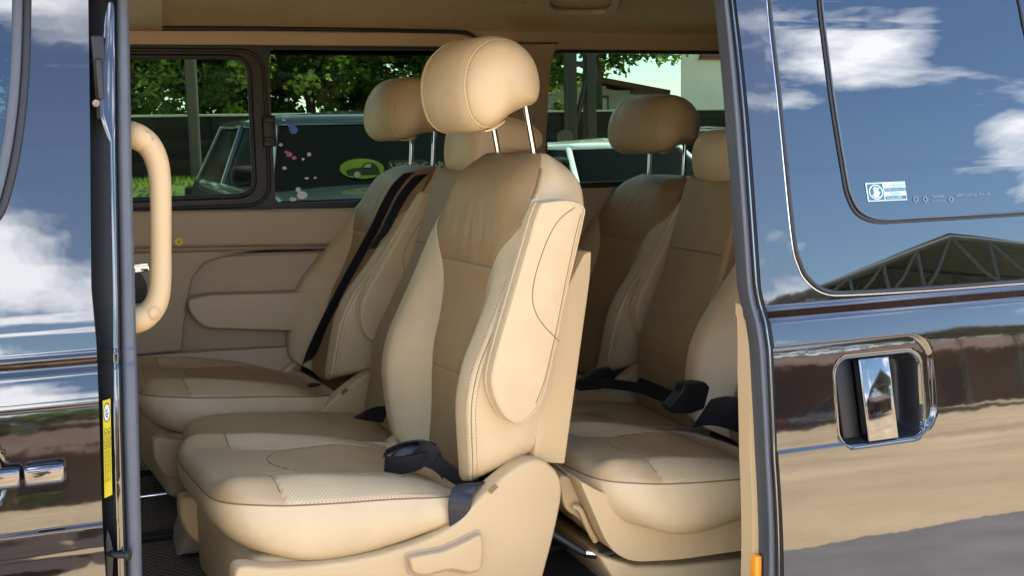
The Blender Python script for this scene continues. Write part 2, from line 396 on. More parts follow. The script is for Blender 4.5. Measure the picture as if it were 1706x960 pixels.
# ---- jamb and B pillar
gapR = edge([(176, 0), (172, 70), (164, 95), (163, 140), (168, 200), (182, 235), (187, 480), (189, 700), (196, 960)], .02)
pilR = edge([(190, 0), (191, 240), (195, 480), (199, 700), (207, 960)], .02)
strip('door_jamb', lambda z: fd_edge(z)+.001, lambda z: gapR(z)+.002, .2, 1.83, .045, .035, M['black'], van, depth=.06)
bp = strip('pillar', gapR, pilR, .2, 1.83, .012, .012, M['paint'], van, bulge=.0015, depth=.10, n=8); bp['label'] = 'glossy painted door pillar beside the grey seal'
sealL = edge([(192, 0), (194, 240), (199, 480), (203, 700), (211, 960)], .03)
sealR = edge([(215, 0), (219, 240), (225, 480), (231, 700), (237, 960)], .03)
strip('pillar_lining', lambda z: pilR(z)-.002, lambda z: sealL(z)+.006, .2, 1.83, .035, .035, M['black'], van, depth=.06)
strip('door_seal', sealL, sealR, .2, 1.84, .034, .034, M['rubber'], van, bulge=.015, depth=.05, n=10)
# hinge plate with two bolts, striker pin
def onj(px, py, off): return unp(px, py, off)
a = onj(160, 60, .03); b = onj(160, 200, .03)
hp = rbox('striker_plate', a.x-.010, a.x+.012, prof(1.55)+.026, prof(1.55)+.036, b.z, a.z, M['black'], van, bevel=.004)
for px, py in ((160, 90), (160, 172)):
    p = onj(px, py, .02); MB().tube([p+Vector((0, 0, 0)), p+Vector((0, -.006, 0))], .006, 10).build('bolt', M['chrome'], hp, sharp=40)
p = onj(166, 132, .015); rbox('rubber_stop', p.x-.006, p.x+.006, p.y-.014, p.y+.012, p.z-.034, p.z+.034, M['darkrubber'], hp, bevel=.005)
p = onj(190, 925, .01); st = MB(); st.tube([p+Vector((-.008, .01, 0)), p+Vector((.006, -.006, 0)), p+Vector((.02, -.012, 0))], .0052, 12); st.tube([p+Vector((.02, -.012, 0)), p+Vector((.024, -.0135, 0))], .0095, 12)
st = st.build('striker_pin', M['steel'], van, sharp=40)
prism('striker_base', [onj(178, 880, .022), onj(183, 890, .022), onj(190, 918, .022), onj(188, 960, .022), onj(184, 985, .022), onj(176, 985, .022), onj(175, 900, .022)], (0, -.006, 0), M['black'], st, bevel=.002)
# yellow caution label on the jamb
yl = mat('yellow label', (.85, .68, .005), .5); wh = mat('label white', (.8, .8, .78), .5)
c4 = [onj(171, 668, .03), onj(184, 664, .03), onj(187, 824, .03), onj(174, 830, .03)]
for q in c4: q.y = prof(q.z)+.029
lab = prism('warning_label', c4, (0, -.002, 0), yl, van, bevel=0)
def lpt(u, v, o=.0026):
    a = c4[0].lerp(c4[1], u); b = c4[3].lerp(c4[2], u); q = a.lerp(b, v); q.y -= o+.0; return q
def lell(u, v, ru, rv, o, k=20): return [lpt(u+ru*math.cos(t*2*math.pi/k), v+rv*math.sin(t*2*math.pi/k), o) for t in range(k)]
mk = MB(); mk.add(lell(.5, .13, .44, .1, .0028), [list(range(20))], 0); mk.add(lell(.5, .13, .38, .088, .0032), [list(range(20))], 1)
for k, (u, v, u2, v2) in enumerate(((.3, .12, .62, .1), (.3, .15, .7, .14), (.36, .17, .6, .17), (.35, .08, .62, .2))):
    mk.add([lpt(u, v-.006, .0036), lpt(u2, v2-.006, .0036), lpt(u2, v2+.006, .0036), lpt(u, v+.006, .0036)], [(0, 1, 2, 3)], 0)
mk.build('pictogram', [M['black'], wh], lab, smooth=False)
FONTS = {}
def text(name, body, size, origin, ux, uy, mt, parent, depth=.0004, align='LEFT'):
    cu = bpy.data.curves.new(name, 'FONT'); cu.body = body; cu.size = size; cu.align_x = align; cu.align_y = 'CENTER'; cu.resolution_u = 2
    ob = bpy.data.objects.new('tmp', cu); COL.objects.link(ob)
    dg = bpy.context.evaluated_depsgraph_get(); me = bpy.data.meshes.new_from_object(ob.evaluated_get(dg))
    bpy.data.objects.remove(ob); ux = Vector(ux); uy = Vector(uy)
    for v in me.vertices: v.co = Vector(origin)+ux*v.co.x+uy*v.co.y
    me.materials.clear(); me.materials.append(mt); me.name = name
    o = bpy.data.objects.new(name, me); COL.objects.link(o); attach(o, parent); return o
dn = (c4[3]-c4[0]).normalized(); rt = (c4[1]-c4[0]).normalized()
text('lettering', 'CAUTION', .0075, lpt(.72, .29, .0032), dn, rt, M['black'], lab)
text('lettering', 'CAUTION', .0075, lpt(.28, .29, .0032), dn, rt, M['black'], lab)
for k in range(4): text('lettering', 'Keep hands clear while the door is moving', .0029, lpt(.2+.2*k, .52, .0032), dn, rt, M['black'], lab)

# ---- sliding door (slid back, stands proud of the flank)
OFF = -.10
sd_edge = edge([(1226, 0), (1248, 200), (1268, 480), (1280, 525), (1290, 580), (1297, 765), (1306, 960)], OFF)
sl_edge = edge([(1203, 0), (1222, 200), (1242, 480), (1252, 525), (1262, 580), (1272, 765), (1278, 960)], OFF+.02)
RX1 = unp(1556, 650, OFF).x
def rec_sdf(x, z): return sdf_rr(x, z, .6, RX1, CH0, CH1+.006, .055)
cupP = [unp(a, b, OFF) for a, b in ((1396, 660), (1540, 650), (1470, 592), (1470, 738))]
CX0, CX1, CZ1, CZ0 = cupP[0].x, cupP[1].x, cupP[2].z, cupP[3].z
def cup_sdf(x, z): return sdf_rr(x, z, CX0, CX1, CZ0, CZ1, .034)
def sd_disp(x, z):
    d = .0045*(1-sstep(-.004, .001, rec_sdf(x, z)))
    c = cup_sdf(x, z)
    if c < .006: d += .055*(1-sstep(-.022, .002, c))
    return d
gl_o = [(1276, -80), (1281, 0), (1297, 150), (1320, 380), (1333, 440), (1350, 468), (1378, 485), (1420, 487), (1560, 479), (1720, 467), (2000, 447), (2300, 425)]
gl_o = [unp(a, b, OFF) for a, b in gl_o]
gtop = unp(1276, -80, OFF).z
gin = [Vector((p.x, 0, p.z)) for p in spline([(p.x, 0, p.z) for p in gl_o], 5)]
gpoly = gin+[Vector((gin[-1].x, 0, gtop))]
kin2 = inside(gpoly)
sdoor = skin('sliding_door', sd_edge, lambda z: 2.35, .2, 1.83, 260, sd_disp, lambda x, z: not kin2(x, z), OFF, [M['paint'], M['black']], van, dz=.005, inner=.04, mi=lambda x, z: 1 if cup_sdf(x, z) < -.003 else 0)
sdoor['label'] = 'open side door slid back along the flank'
# glass: outer pane surface follows the flank
def pane(name, poly, off, mt, parent, th=.004, nx=2):
    lo = [on(off)(p) for p in poly]; tri = tessellate_polygon([[Vector((p.x, p.z, 0)) for p in poly]])
    return MB().add(lo, [tuple(t) for t in tri]).build(name, mt, parent)
def pane_grid(name, left, x1, z0, z1, off, mt, parent):
    rows = []
    zs = [z0+(z1-z0)*i/40 for i in range(41)]
    for z in zs:
        a = left(z); rows.append([(a+(x1-a)*i/12, prof(z)+off, z) for i in range(13)])
    return MB().grid(rows).build(name, mt, parent)
lows = min(p.z for p in gin)
def gleft(z):
    # left boundary of the pane at height z
    best = None
    for a, b in zip(gin, gin[1:]):
        if (a.z-z)*(b.z-z) <= 0 and abs(a.z-b.z) > 1e-9:
            x = a.x+(b.x-a.x)*(z-a.z)/(b.z-a.z)
            best = x if best is None else min(best, x)
    return best if best is not None else gin[0].x
bot = gin[-1].z
# pane with a slightly sloping lower edge: fan rows between the lower edge and the top
def gbot(x):
    best = None
    for a, b in zip(gin, gin[1:]):
        if (a.x-x)*(b.x-x) <= 0 and abs(a.x-b.x) > 1e-9:
            z = a.z+(b.z-a.z)*(x-a.x)/(b.x-a.x); best = z if best is None else min(best, z)
    return best
def grid_pane(name, keep, x0, x1, z0, z1, off, mt, parent, d=.007):
    nx_, nz_ = int((x1-x0)/d), int((z1-z0)/d); mb = MB()
    for j in range(nz_+1):
        z = z0+(z1-z0)*j/nz_
        for i in range(nx_+1): x = x0+(x1-x0)*i/nx_; mb.v.append((x, prof(z)+off, z)); mb.uv.append((x, z))
    for j in range(nz_):
        for i in range(nx_):
            if keep(x0+(x1-x0)*(i+.5)/nx_, z0+(z1-z0)*(j+.5)/nz_): mb.f.append([j*(nx_+1)+i, j*(nx_+1)+i+1, (j+1)*(nx_+1)+i+1, (j+1)*(nx_+1)+i]); mb.m.append(0)
    return mb.build(name, mt, parent)
gpane = grid_pane('window_pane', kin2, min(p.x for p in gin), max(p.x for p in gin), lows, gtop, OFF+.001, M['doorglass'], sdoor)
MB().tube([on(OFF-.002)(p) for p in gin], .0042, 8).build('window_seal', M['darkrubber'], sdoor)
MB().tube([on(OFF-.0015)(p)+Vector((-.0052, 0, -.0052)) for p in gin], .0016, 6).build('window_bead', M['chrome'], sdoor)
# opening vent pane inside the fixed one
ip = [(1358, -80), (1364, 0), (1382, 150), (1404, 290), (1413, 330), (1430, 358), (1462, 370), (1520, 368), (1706, 357), (1740, 352), (1752, 330), (1745, 250), (1697, 0), (1683, -80)]
ipp = spline([(p.x, 0, p.z) for p in (unp(a, b, OFF) for a, b in ip)], 6)
fr = MB(); fr.tube([on(OFF-.0005)(p) for p in ipp], .0032, 6); fr.build('vent_gasket', M['darkrubber'], sdoor)
fr = MB(); fr.tube([on(OFF-.001)(Vector(p))+Vector((.0058, 0, .0058)) for p in ipp[:54]], .0038, 6, flat=.4); fr.build('vent_frame', M['rubber'], sdoor)
ln = [(1378, -40), (1392, 130), (1414, 290), (1421, 318), (1436, 338), (1462, 347), (1706, 335), (1725, 310), (1676, 0)]
pinstripe = mat('fine white line', (.55, .6, .65), .6)
lnp = spline([(p.x, 0, p.z) for p in (unp(a, b, OFF) for a, b in ln)], 8)
MB().tube([on(OFF+.0022)(p) for p in lnp], .0008, 5).build('heating_line', pinstripe, sdoor)
# glass sticker
stw = mat('sticker pale', (.50, .72, .72), .6); stb = mat('sticker blue', (.06, .12, .2), .6)
s4 = [unp(a, b, OFF) for a, b in ((1441, 305), (1507, 302), (1511, 333), (1446, 336))]
def spt(u, v, o):
    a = s4[0].lerp(s4[1], u); b = s4[3].lerp(s4[2], u); q = a.lerp(b, v); q.y = prof(q.z)+OFF-.0005-o; return q
def squad(u0, u1, v0, v1, o): return [spt(u0, v0, o), spt(u1, v0, o), spt(u1, v1, o), spt(u0, v1, o)]
stk = MB()
stk.add(squad(0, 1, 0, 1, 0), [(0, 1, 2, 3)], 0); stk.add(squad(.03, .42, .06, .94, .0008), [(0, 1, 2, 3)], 1)
stk.add(squad(.45, .99, .32, .5, .0008), [(0, 1, 2, 3)], 1); stk.add(squad(.45, .98, .75, .94, .0008), [(0, 1, 2, 3)], 1)
stk = stk.build('warning_sticker', [stw, stb], sdoor, smooth=False)
mk = MB(); ring = [(math.cos(t*2*math.pi/24), math.sin(t*2*math.pi/24)) for t in range(24)]
mk.grid([[spt(.225+.175*k*c, .5+.40*k*s_, .0014) for c, s_ in ring] for k in (1, .86)], closed=True)
def blob(u0, v0, u1, v1, wd):
    dx, dy = u1-u0, v1-v0; l_ = math.hypot(dx, dy*.5); nx_, ny_ = -dy*.5/l_*wd, dx/l_*wd*2
    mk.add([spt(u0+nx_, v0+ny_, .0016), spt(u1+nx_, v1+ny_, .0016), spt(u1-nx_, v1-ny_, .0016), spt(u0-nx_, v0-ny_, .0016)], [(0, 1, 2, 3)])
blob(.225, .5, .225, .8, .06)
for k, (u, v) in enumerate(((.17, .28), (.205, .22), (.24, .22), (.275, .28))): blob(.19+.025*k, .55, u, v, .014)
blob(.28, .66, .32, .48, .016); blob(.10, .76, .345, .22, .010)
mk.build('pictogram', stw, stk, smooth=False)
ux = (s4[1]-s4[0]).normalized(); uy = (s4[0]-s4[3]).normalized()
text('lettering', 'CAUTION', .0075, spt(.6, .19, .0016), ux, uy, stb, stk); text('lettering', 'POWER SLIDING DOOR', .0046, spt(.455, .41, .0016), ux, uy, stw, stk)
text('lettering', 'คำเตือน', .0075, spt(.58, .63, .0016), ux, uy, stb, stk); text('lettering', 'ประตูเลื่อนไฟฟ้า', .0062, spt(.47, .85, .0016), ux, uy, stw, stk)
# faint etched glass marks
et = mat('etched glass mark', (.20, .28, .36), .6)
e0 = unp(1552, 331, OFF); e1 = unp(1650, 325, OFF); exu = (e1-e0).normalized()
def ept(px, py): q = unp(px, py, OFF); q.y -= .0012; return q
text('glass_mark', 'TEMPERED', .0065, ept(1552, 328), exu, uy, et, sdoor); text('glass_mark', 'TRANSP 43R-00', .005, ept(1552, 336), exu, uy, et, sdoor)
text('glass_mark', 'SAFETY GLASS  E13  M2H2  AS2', .0065, ept(1592, 326), exu, uy, et, sdoor)
for cx in (1525, 1541, 1584):
    c = ept(cx, 332); MB().grid([[c+exu*(.0055*k*cc)+uy*(.0055*k*ss) for cc, ss in ring] for k in (1, .75)], closed=True).build('glass_mark', et, sdoor, smooth=False)
# chrome bead round the recess end and round the cup
def sdp(x, z, o=0): return Vector((x, prof(z)+OFF+o, z))
def rrpath(x0, x1, z0, z1, r, k=8):
    o = []
    for cx, cz, a0 in ((x1-r, z1-r, 0), (x0+r, z1-r, 90), (x0+r, z0+r, 180), (x1-r, z0+r, 270)):
        for i in range(k+1):
            a = R(a0+90*i/k); o.append((cx+r*math.cos(a), cz+r*math.sin(a)))
    return o
cpth = [(x, z) for x, z in rrpath(CX0-.001, CX1+.001, CZ0-.001, CZ1+.001, .034)]
MB().tube([sdp(x, z, sd_disp(x, z)*0+.005) for x, z in cpth], .0022, 8, closed=True).build('handle_rim', M['chrome_dark'], sdoor)
# pull bar: dark block, chrome face, dark return
bx0, bx1 = unp(1440, 660, OFF).x, unp(1491, 660, OFF).x
def bar(name, x0, x1, y_, th, mt, bev, lean=.0):
    z0_, z1_ = CZ0+.004, CZ1-.004
    o = rbox(name, x0, x1, 0, th, z0_, z1_, mt, sdoor, bevel=bev, seg=4, sharp=60)
    for v in o.data.vertices: v.co.y += prof(v.co.z)*.9+OFF+y_; v.co.x -= (v.co.z-(z0_+z1_)/2)*.04; v.co.y += (v.co.z-(z0_+z1_)/2)*.05
    return o
bar('handle_backing', CX0+.022, bx0+.004, .030, .02, M['black'], .006)
bar('handle', bx0, bx1, .002, .022, M['chrome_dark'], .0035)
bar('handle_return', bx1-.006, bx1+.014, .016, .02, M['chrome_dark'], .009)
# front edge of the sliding door: rubber seal, dark flange
strip('door_flange', lambda z: sl_edge(z)+(sd_edge(z)-sl_edge(z))*.55, lambda z: sd_edge(z)+.002, .2, 1.84, OFF+.018, OFF+.006, M['black'], sdoor, depth=.03, n=3)
MB().tube([(sl_edge(z)+(sd_edge(z)-sl_edge(z))*.66, prof(z)+OFF+.004, z) for z in [.25+.02*i for i in range(78)]], .0022, 6).build('seal_bead', M['chrome_dark'], sdoor)
MB().tube([(sl_edge(z)+.003, prof(z)+OFF+.012, z) for z in [.25+.02*i for i in range(78)]], .0045, 8).build('seal_bead', M['rubber'], sdoor)
strip('edge_seal', sl_edge, lambda z: sl_edge(z)+(sd_edge(z)-sl_edge(z))*.62, .2, 1.84, OFF+.02, OFF+.016, M['edge_rubber'], sdoor, bulge=.008, depth=.03, n=10)
tl = edge([(1240, 400), (1244, 520), (1247, 620), (1250, 765), (1253, 960)], OFF+.05)
strip('inner_lining', tl, lambda z: sl_edge(z)+.02, .2, 1.16, OFF+.05, OFF+.05, M['plastic'], sdoor, depth=.04, n=2)
amb = mat('amber lens', (.9, .33, .03), .25)
p = unp(1259, 943, OFF+.045); rbox('marker_lamp', p.x-.007, p.x+.007, p.y-.012, p.y+.01, p.z-.03, p.z+.022, amb, sdoor, bevel=.003)

# ---- body behind: near rear flank, roof, far side, floor, ends
BX0, BX1 = -1.6, 2.75
mb = MB(); rows = []
for z in zlev(.2, 1.80, .03): rows.append([(x, prof(z)+.02, z) for x in (1.30, 1.6, 2.2, BX1)])
mb.grid(rows); mb.build('rear_flank', M['paint'], van)
mb = MB(); rows = []
for z in zlev(.5, 1.78, .05): rows.append([(x, prof(z)+.075, z) for x in (1.28, 1.31, 1.8, BX1)])
mb.grid(rows); mb.build('rear_quarter_trim', M['trim'], van)
# headliner (inner roof) and outer roof
cz = [(.10, 1.80), (.18, 1.845), (.35, 1.885), (.7, 1.905), (1.1, 1.905), (1.4, 1.89), (1.58, 1.868), (1.66, 1.85), (1.70, 1.836)]
hx = [BX0+.7, -.5, 0, .3, .6, .9, 1.2, 1.5, 1.8, 2.1, 2.4, 2.7]
ycs = spline([(0, a, b) for a, b in cz], 5)
MB().grid([[(x, p.y, p.z) for p in ycs] for x in hx]).build('headliner', M['headliner'], van)
rf = [(.06, 1.80), (.13, 1.87), (.35, 1.925), (.9, 1.95), (1.45, 1.925), (1.70, 1.87), (1.79, 1.80)]
MB().grid([[(x, p.y, p.z) for p in spline([(0, a, b) for a, b in rf], 4)] for x in [BX0+.7]+hx[1:]+[BX1]]).build('roof', M['paint'], van)
# ceiling seam, vent, ceiling grip
def ceil_z(y): return lin(y, [(p.y, p.z) for p in ycs])
def ceil_pt(px, py):
    lo, hi = .2, 1.7
    for _ in range(40):
        mid = (lo+hi)/2; p = un(px, py, y=mid)
        if p.z < ceil_z(mid): lo = mid
        else: hi = mid
    return p
cvp = [ceil_pt(a, b) for a, b in ((795, 1), (876, 1), (872, -30), (800, -30))]
prism('ceiling_vent', roundpoly([p+Vector((0, 0, -.004)) for p in cvp], .006), (0, 0, -.006), M['headliner'], van, bevel=.002)
gp = [ceil_pt(908, -14), ceil_pt(912, 4), ceil_pt(935, 12), ceil_pt(1000, 12), ceil_pt(1022, 4), ceil_pt(1026, -14)]
MB().tube(spline([p+Vector((0, 0, -.012)) for p in gp], 8), .013, 10, flat=.8).build('ceiling_grip', M['trim'], van)
op = [ceil_pt(200, -30), ceil_pt(270, -30), ceil_pt(270, 44), ceil_pt(200, 44)]
prism('overhead_panel', roundpoly([p+Vector((0, -.004, -.004)) for p in op], [.001, .001, .02, .001]), (0, -.003, -.008), M['trim_lite'], van, bevel=.003)

# far side wall, inside face at y = 1.70
FY = 1.70
def fp(px, py, y=FY): return un(px, py, y=y)
zt, zb = fp(400, 76).z, fp(400, 352).z
def rect(x0, x1, z0, z1, y, r=.0): return roundpoly([(x0, y, z0), (x1, y, z0), (x1, y, z1), (x0, y, z1)], r) if r else [Vector(q) for q in ((x0, y, z0), (x1, y, z0), (x1, y, z1), (x0, y, z1))]
qx0 = fp(908, 170).x
qz1 = fp(1000, 82).z; qz0 = zb+.03
wx1 = 1.30
inner = plate('far_wall_trim', rect(BX0+.7, BX1, .45, 1.845, FY), [rect(-.62, wx1, zb-.004, zt+.004, FY, .03)[::-1], rect(qx0, 2.42, qz0, qz1, FY, .07)[::-1]], (0, .012, 0), M['trim'], van)
# black frame of the far sliding window
p1 = [fp(-60, 95).x, fp(415, 95).x, fp(400, 327).z, fp(400, 94).z]
p2x0 = fp(454, 200).x; p2 = (p2x0, wx1-.03, fp(500, 338).z, fp(500, 81).z)
plate('window_frame', rect(-.62, wx1, zb-.005, zt+.005, FY+.014, .03), [rect(-.55, p1[1], p1[2], p1[3], FY+.014, .055)[::-1], rect(p2[0], p2[1], p2[2], p2[3], FY+.014, .025)[::-1]], (0, .02, 0), M['frame'], van)
MB().tube(rect(-.55, p1[1], p1[2], p1[3], FY+.012, .055), .008, 8, closed=True).build('window_bead', M['darkrubber'], van)
MB().tube([v+Vector((0, 0, 0)) for v in rect(-.58, p1[1]+.045, p1[2]-.03, p1[3]+.02, FY+.012, .075)], .006, 8, closed=True).build('window_bead', M['frame'], van)
MB().box(-.56, p1[1]+.01, FY+.03, FY+.033, p1[2]-.02, p1[3]+.02).build('window_pane', M['tint'], van, smooth=False)
MB().box(p2[0]-.01, p2[1]+.01, FY+.045, FY+.048, p2[2]-.02, p2[3]+.02).build('window_pane', M['tint'], van, smooth=False)
MB().box(qx0-.02, 2.44, FY+.04, FY+.043, qz0-.02, qz1+.02).build('window_pane', M['tint'], van, smooth=False)
plate('window_frame', rect(qx0-.001, 2.42, qz0, qz1, FY+.013, .07), [rect(qx0+.012, 2.40, qz0+.02, qz1-.012, FY+.013, .06)[::-1]], (0, .02, 0), M['frame'], van)
# latch of the sliding pane
la, lb = fp(436, 192, FY+.01), fp(460, 244, FY+.01)
lt = rbox('window_latch', la.x, lb.x, FY-.004, FY+.02, lb.z, la.z, M['black'], van, bevel=.004)
for py in (200, 232):
    q = fp(448, py, FY); rbox('latch_catch', q.x-.014, q.x+.016, FY-.016, FY-.002, q.z-.007, q.z+.007, M['frame'], lt, bevel=.002)
# little generic stickers on the rear pane
def gp_(px, py): q = un(px, py, y=FY+.043); return q
def disc(mbb, px, py, rx, ry, mi=0, k=10, rot=0, star=0):
    c = gp_(px, py); s_ = (FY+1.9)/F
    pts = []
    for t in range(k):
        rr = 1-(star if t % 2 else 0); a = t*2*math.pi/k+rot; pts.append(c+Vector((math.cos(a)*rx*rr*s_, 0, math.sin(a)*ry*rr*s_)))
    mbb.add(pts, [list(range(k))], mi)
sc_col = [mat('blue sticker', (.10, .28, .75), .6), mat('pink sticker', (.7, .2, .55), .6), mat('white sticker', (.75, .78, .75), .6)]
for nm, items in (('window_sticker', [(489, 216, 8, 8, 0, 12, 0, .25), (485, 210, 5, 4, 0, 8, 0, 0)]), ('window_sticker', [(482, 257, 6, 5, 1, 10, 0, .3), (490, 263, 4.5, 3.5, 1, 10, 0, .2), (477, 253, 4, 2, 1, 6, 0, 0)]),
    ('window_sticker', [(515, 257, 3.6, 3.6, 2, 12, 0, 0)]), ('window_sticker', [(505, 265, 3, 3, 2, 6, .4, .3)]), ('window_sticker', [(468, 241, 4, 3, 2, 8, 0, .2)]), ('window_sticker', [(474, 280, 4, 3, 2, 8, 0, .1)]), ('window_sticker', [(477, 166, 3, 3, 2, 10, 0, 0)]),
    ('window_sticker', [(511, 297, 5, 2.4, 2, 4, 0, 0)]), ('window_sticker', [(525, 296, 3, 2, 2, 4, .5, 0)]), ('window_sticker', [(503, 325, 10, 8, 2, 7, .3, .15), (497, 316, 5, 5, 2, 5, 0, 0)]), ('window_sticker', [(488, 332, 7, 4, 2, 6, 0, .1)])):
    mb = MB()
    for it in items: disc(mb, *it)
    for v in range(len(mb.v)): mb.v[v] = (mb.v[v][0], mb.v[v][1]-.0003*(v//8), mb.v[v][2])
    mb.build(nm, sc_col, van, smooth=False)
text('glass_mark', 'TX', .022, gp_(428, 92)+Vector((.0, -.035, 0)), (1, 0, 0), (0, 0, 1), mat('grey print', (.05, .05, .05), .6), van)
# upper lining above the far window, with its dark joint curving down behind the headrest
up_o = [fp(150, 50, FY-.012), fp(700, 53, FY-.012), fp(768, 54, FY-.012), fp(795, 63, FY-.012), fp(808, 85, FY-.012), fp(806, 78, FY-.012)]
prism('window_header', [fp(-200, 50, FY-.010), fp(400, 50.5, FY-.010), fp(700, 54, FY-.010), fp(765, 56, FY-.010), fp(792, 66, FY-.010), fp(800, 76, FY-.010), fp(400, 74, FY-.010), fp(-200, 72, FY-.010)], (0, .009, 0), M['trim_lite'], van, bevel=.003)
MB().tube(spline([fp(-200, 46, FY-.012), fp(220, 46.5, FY-.012), fp(500, 47.5, FY-.012), fp(700, 51, FY-.012), fp(768, 53, FY-.012), fp(792, 62, FY-.012), fp(806, 80, FY-.012)], 8), .006, 8).build('door_seal', M['black'], van)
MB().tube([fp(810, 70.5, FY-.008), fp(930, 71, FY-.008)], .0016, 6).build('trim_joint', M['black'], van)
# C pillar lining
prism('pillar_lining', roundpoly([fp(852, 76, FY-.002), fp(925, 73, FY-.002), fp(912, 110, FY-.002), fp(903, 300, FY-.002), fp(880, 470, FY-.002), fp(835, 470, FY-.002)], [.005, .005, .05, .005, .005, .005]), (0, -.022, 0), M['trim'], van, bevel=.01, seg=4)
# belt-line roll, panel joint, door panel with scooped pocket and arm rest
prism('belt_panel', [fp(-200, 356, FY-.002), fp(870, 343, FY-.002), fp(870, 398, FY-.002), fp(560, 407, FY-.002), fp(220, 413, FY-.002), fp(-200, 424, FY-.002)], (0, -.03, 0), M['trim'], van, bevel=.014, seg=5)
sc_o = [(220, 420), (320, 418), (560, 411), (870, 402), (870, 412), (700, 415), (560, 417), (430, 420), (375, 425), (340, 437), (320, 462), (309, 510), (304, 560), (301, 583), (220, 590), (-200, 600), (-200, 430)]
prism('door_panel', [fp(a, b, FY-.002) for a, b in sc_o], (0, -.028, 0), M['trim'], van, bevel=.008, seg=4)
prism('pocket_panel', [fp(a, b, FY-.001) for a, b in ((312, 430), (870, 408), (870, 560), (302, 583))], (0, -.008, 0), M['trim'], van, bevel=.001)
arm_o = roundpoly([fp(a, b, FY-.004) for a, b in ((311, 494), (345, 487), (480, 483), (700, 478), (700, 545), (480, 546), (335, 541), (312, 515))], [.012, .02, .02, .01, .01, .02, .03, .02])
am = prism('armrest', arm_o, (0, -.075, 0), M['trim_lite'], van, bevel=.018, seg=5)
MB().tube(spline([fp(a, b, FY-.078) for a, b in ((318, 499), (322, 519), (340, 534), (420, 537), (470, 536), (484, 522), (490, 500))], 6), .0016, 6).build('piping', M['piping'], am)
prism('lower_panel', [fp(a, b, FY-.001) for a, b in ((-200, 604), (220, 592), (301, 586), (560, 571), (870, 556), (870, 800), (-200, 900))], (0, -.03, 0), M['trim_lite'], van, bevel=.004)
# inner pull handle: black cup with chrome bezel; yellow dot
cx = [fp(a, b, FY-.031) for a, b in ((196, 444), (247, 438), (250, 452), (196, 458))]
prism('handle_bezel', roundpoly(cx, .006), (0, -.006, 0), M['chrome'], van, bevel=.002)
prism('handle_cup', roundpoly([fp(a, b, FY-.031) for a, b in ((196, 454), (232, 452), (244, 470), (246, 490), (238, 505), (196, 508))], .012), (0, -.004, 0), M['black'], van, bevel=.001)
c = fp(298, 403, FY-.033); MB().add([c+Vector((.0115*math.cos(t*math.pi/10), 0, .0115*math.sin(t*math.pi/10))) for t in range(20)]+[c+Vector((.0115*math.cos(t*math.pi/10), .004, .0115*math.sin(t*math.pi/10))) for t in range(20)], [list(range(20))]+[(i, (i+1) % 20, 20+(i+1) % 20, 20+i) for i in range(20)]).build('round_sticker', mat('yellow dot', (.75, .6, .03), .5), van, smooth=False)
d_ = MB(); d_.add([c+Vector((x*.001, -.0005, z*.001)) for x, z in ((-5, 3), (0, 5), (5, 3), (2, -2), (0, -6), (-3, -2))], [list(range(6))]); d_.build('print', mat('dot print', (.4, .28, .02), .6), van, smooth=False)
# outer far flank, tail and nose ends, floor
plate('far_flank', rect(BX0, BX1, .25, 1.86, FY+.10), [rect(-.60, 1.28, zb+.02, zt-.02, FY+.10, .04)[::-1], rect(qx0+.01, 2.42, qz0, qz1, FY+.10, .07)[::-1]], (0, -.02, 0), M['paint'], van)
plate('tail_end', [(BX1, .05, .3), (BX1, 1.78, .3), (BX1, 1.74, 1.90), (BX1, .12, 1.90)], [[(BX1, .22, 1.22), (BX1, .22, 1.74), (BX1, 1.6, 1.74), (BX1, 1.6, 1.22)]], (-.04, 0, 0), M['paint'], van)
MB().box(BX1-.03, BX1-.027, .2, 1.62, 1.2, 1.76).build('tail_glass', glass('dark tail glass', (.04, .05, .04), 1.5), van, smooth=False)
plate('nose_end', [(BX0, .05, .3), (BX0, 1.78, .3), (BX0, 1.78, 1.15), (BX0, .05, 1.15)], [], (.04, 0, 0), M['paint'], van)
MB().add([(BX0+.02, .1, 1.15), (BX0+.02, 1.74, 1.15), (BX0+.72, 1.68, 1.88), (BX0+.72, .14, 1.88)], [(0, 1, 2, 3)]).build('windshield', glass('darkened windshield', (.12, .14, .13), 1.3), van)  # glass darkened to hold back front light that seats would block
MB().add([(BX0, .1, 1.10), (BX0, 1.74, 1.10), (BX0+.6, 1.70, 1.12), (BX0+.6, .1, 1.12)], [(0, 1, 2, 3)]).build('dashboard', M['black'], van)
FZ = .50
MB().box(BX0, BX1, .06, FY, FZ-.06, FZ).build('cabin_floor', M['carpet'], van, smooth=False)
# woven mats: ribs and a cross-woven relief
wm = mat('woven floor mat', (.24, .2, .14), .9, noise=.3, nscale=60, perf=(.018, .38, .35))
mt_ = MB(); mt_.box(-.7, .28, .16, 1.55, FZ+.001, FZ+.014); mt_.uv = [(p[0], p[1]) for p in mt_.v]; mt_.build('floor_mat', wm, van, smooth=False)
rbox('mat_border', -.7, .30, .60, .66, FZ+.012, FZ+.020, M['black'], van, bevel=.003)
rbox('sill_step', -.2, 1.2, -.0, .10, .40, FZ+.01, M['black'], van, bevel=.01)
for y_ in (.52, .98): rbox('seat_rail', -.1, 2.3, y_-.02, y_+.02, FZ+.012, FZ+.03, M['steel'], van, bevel=.004)
for y_ in (.3,): MB().tube([(.0, y_+.9, FZ+.06), (.3, y_+.9, FZ+.06)], .006, 8).build('release_bar', M['chrome'], van)
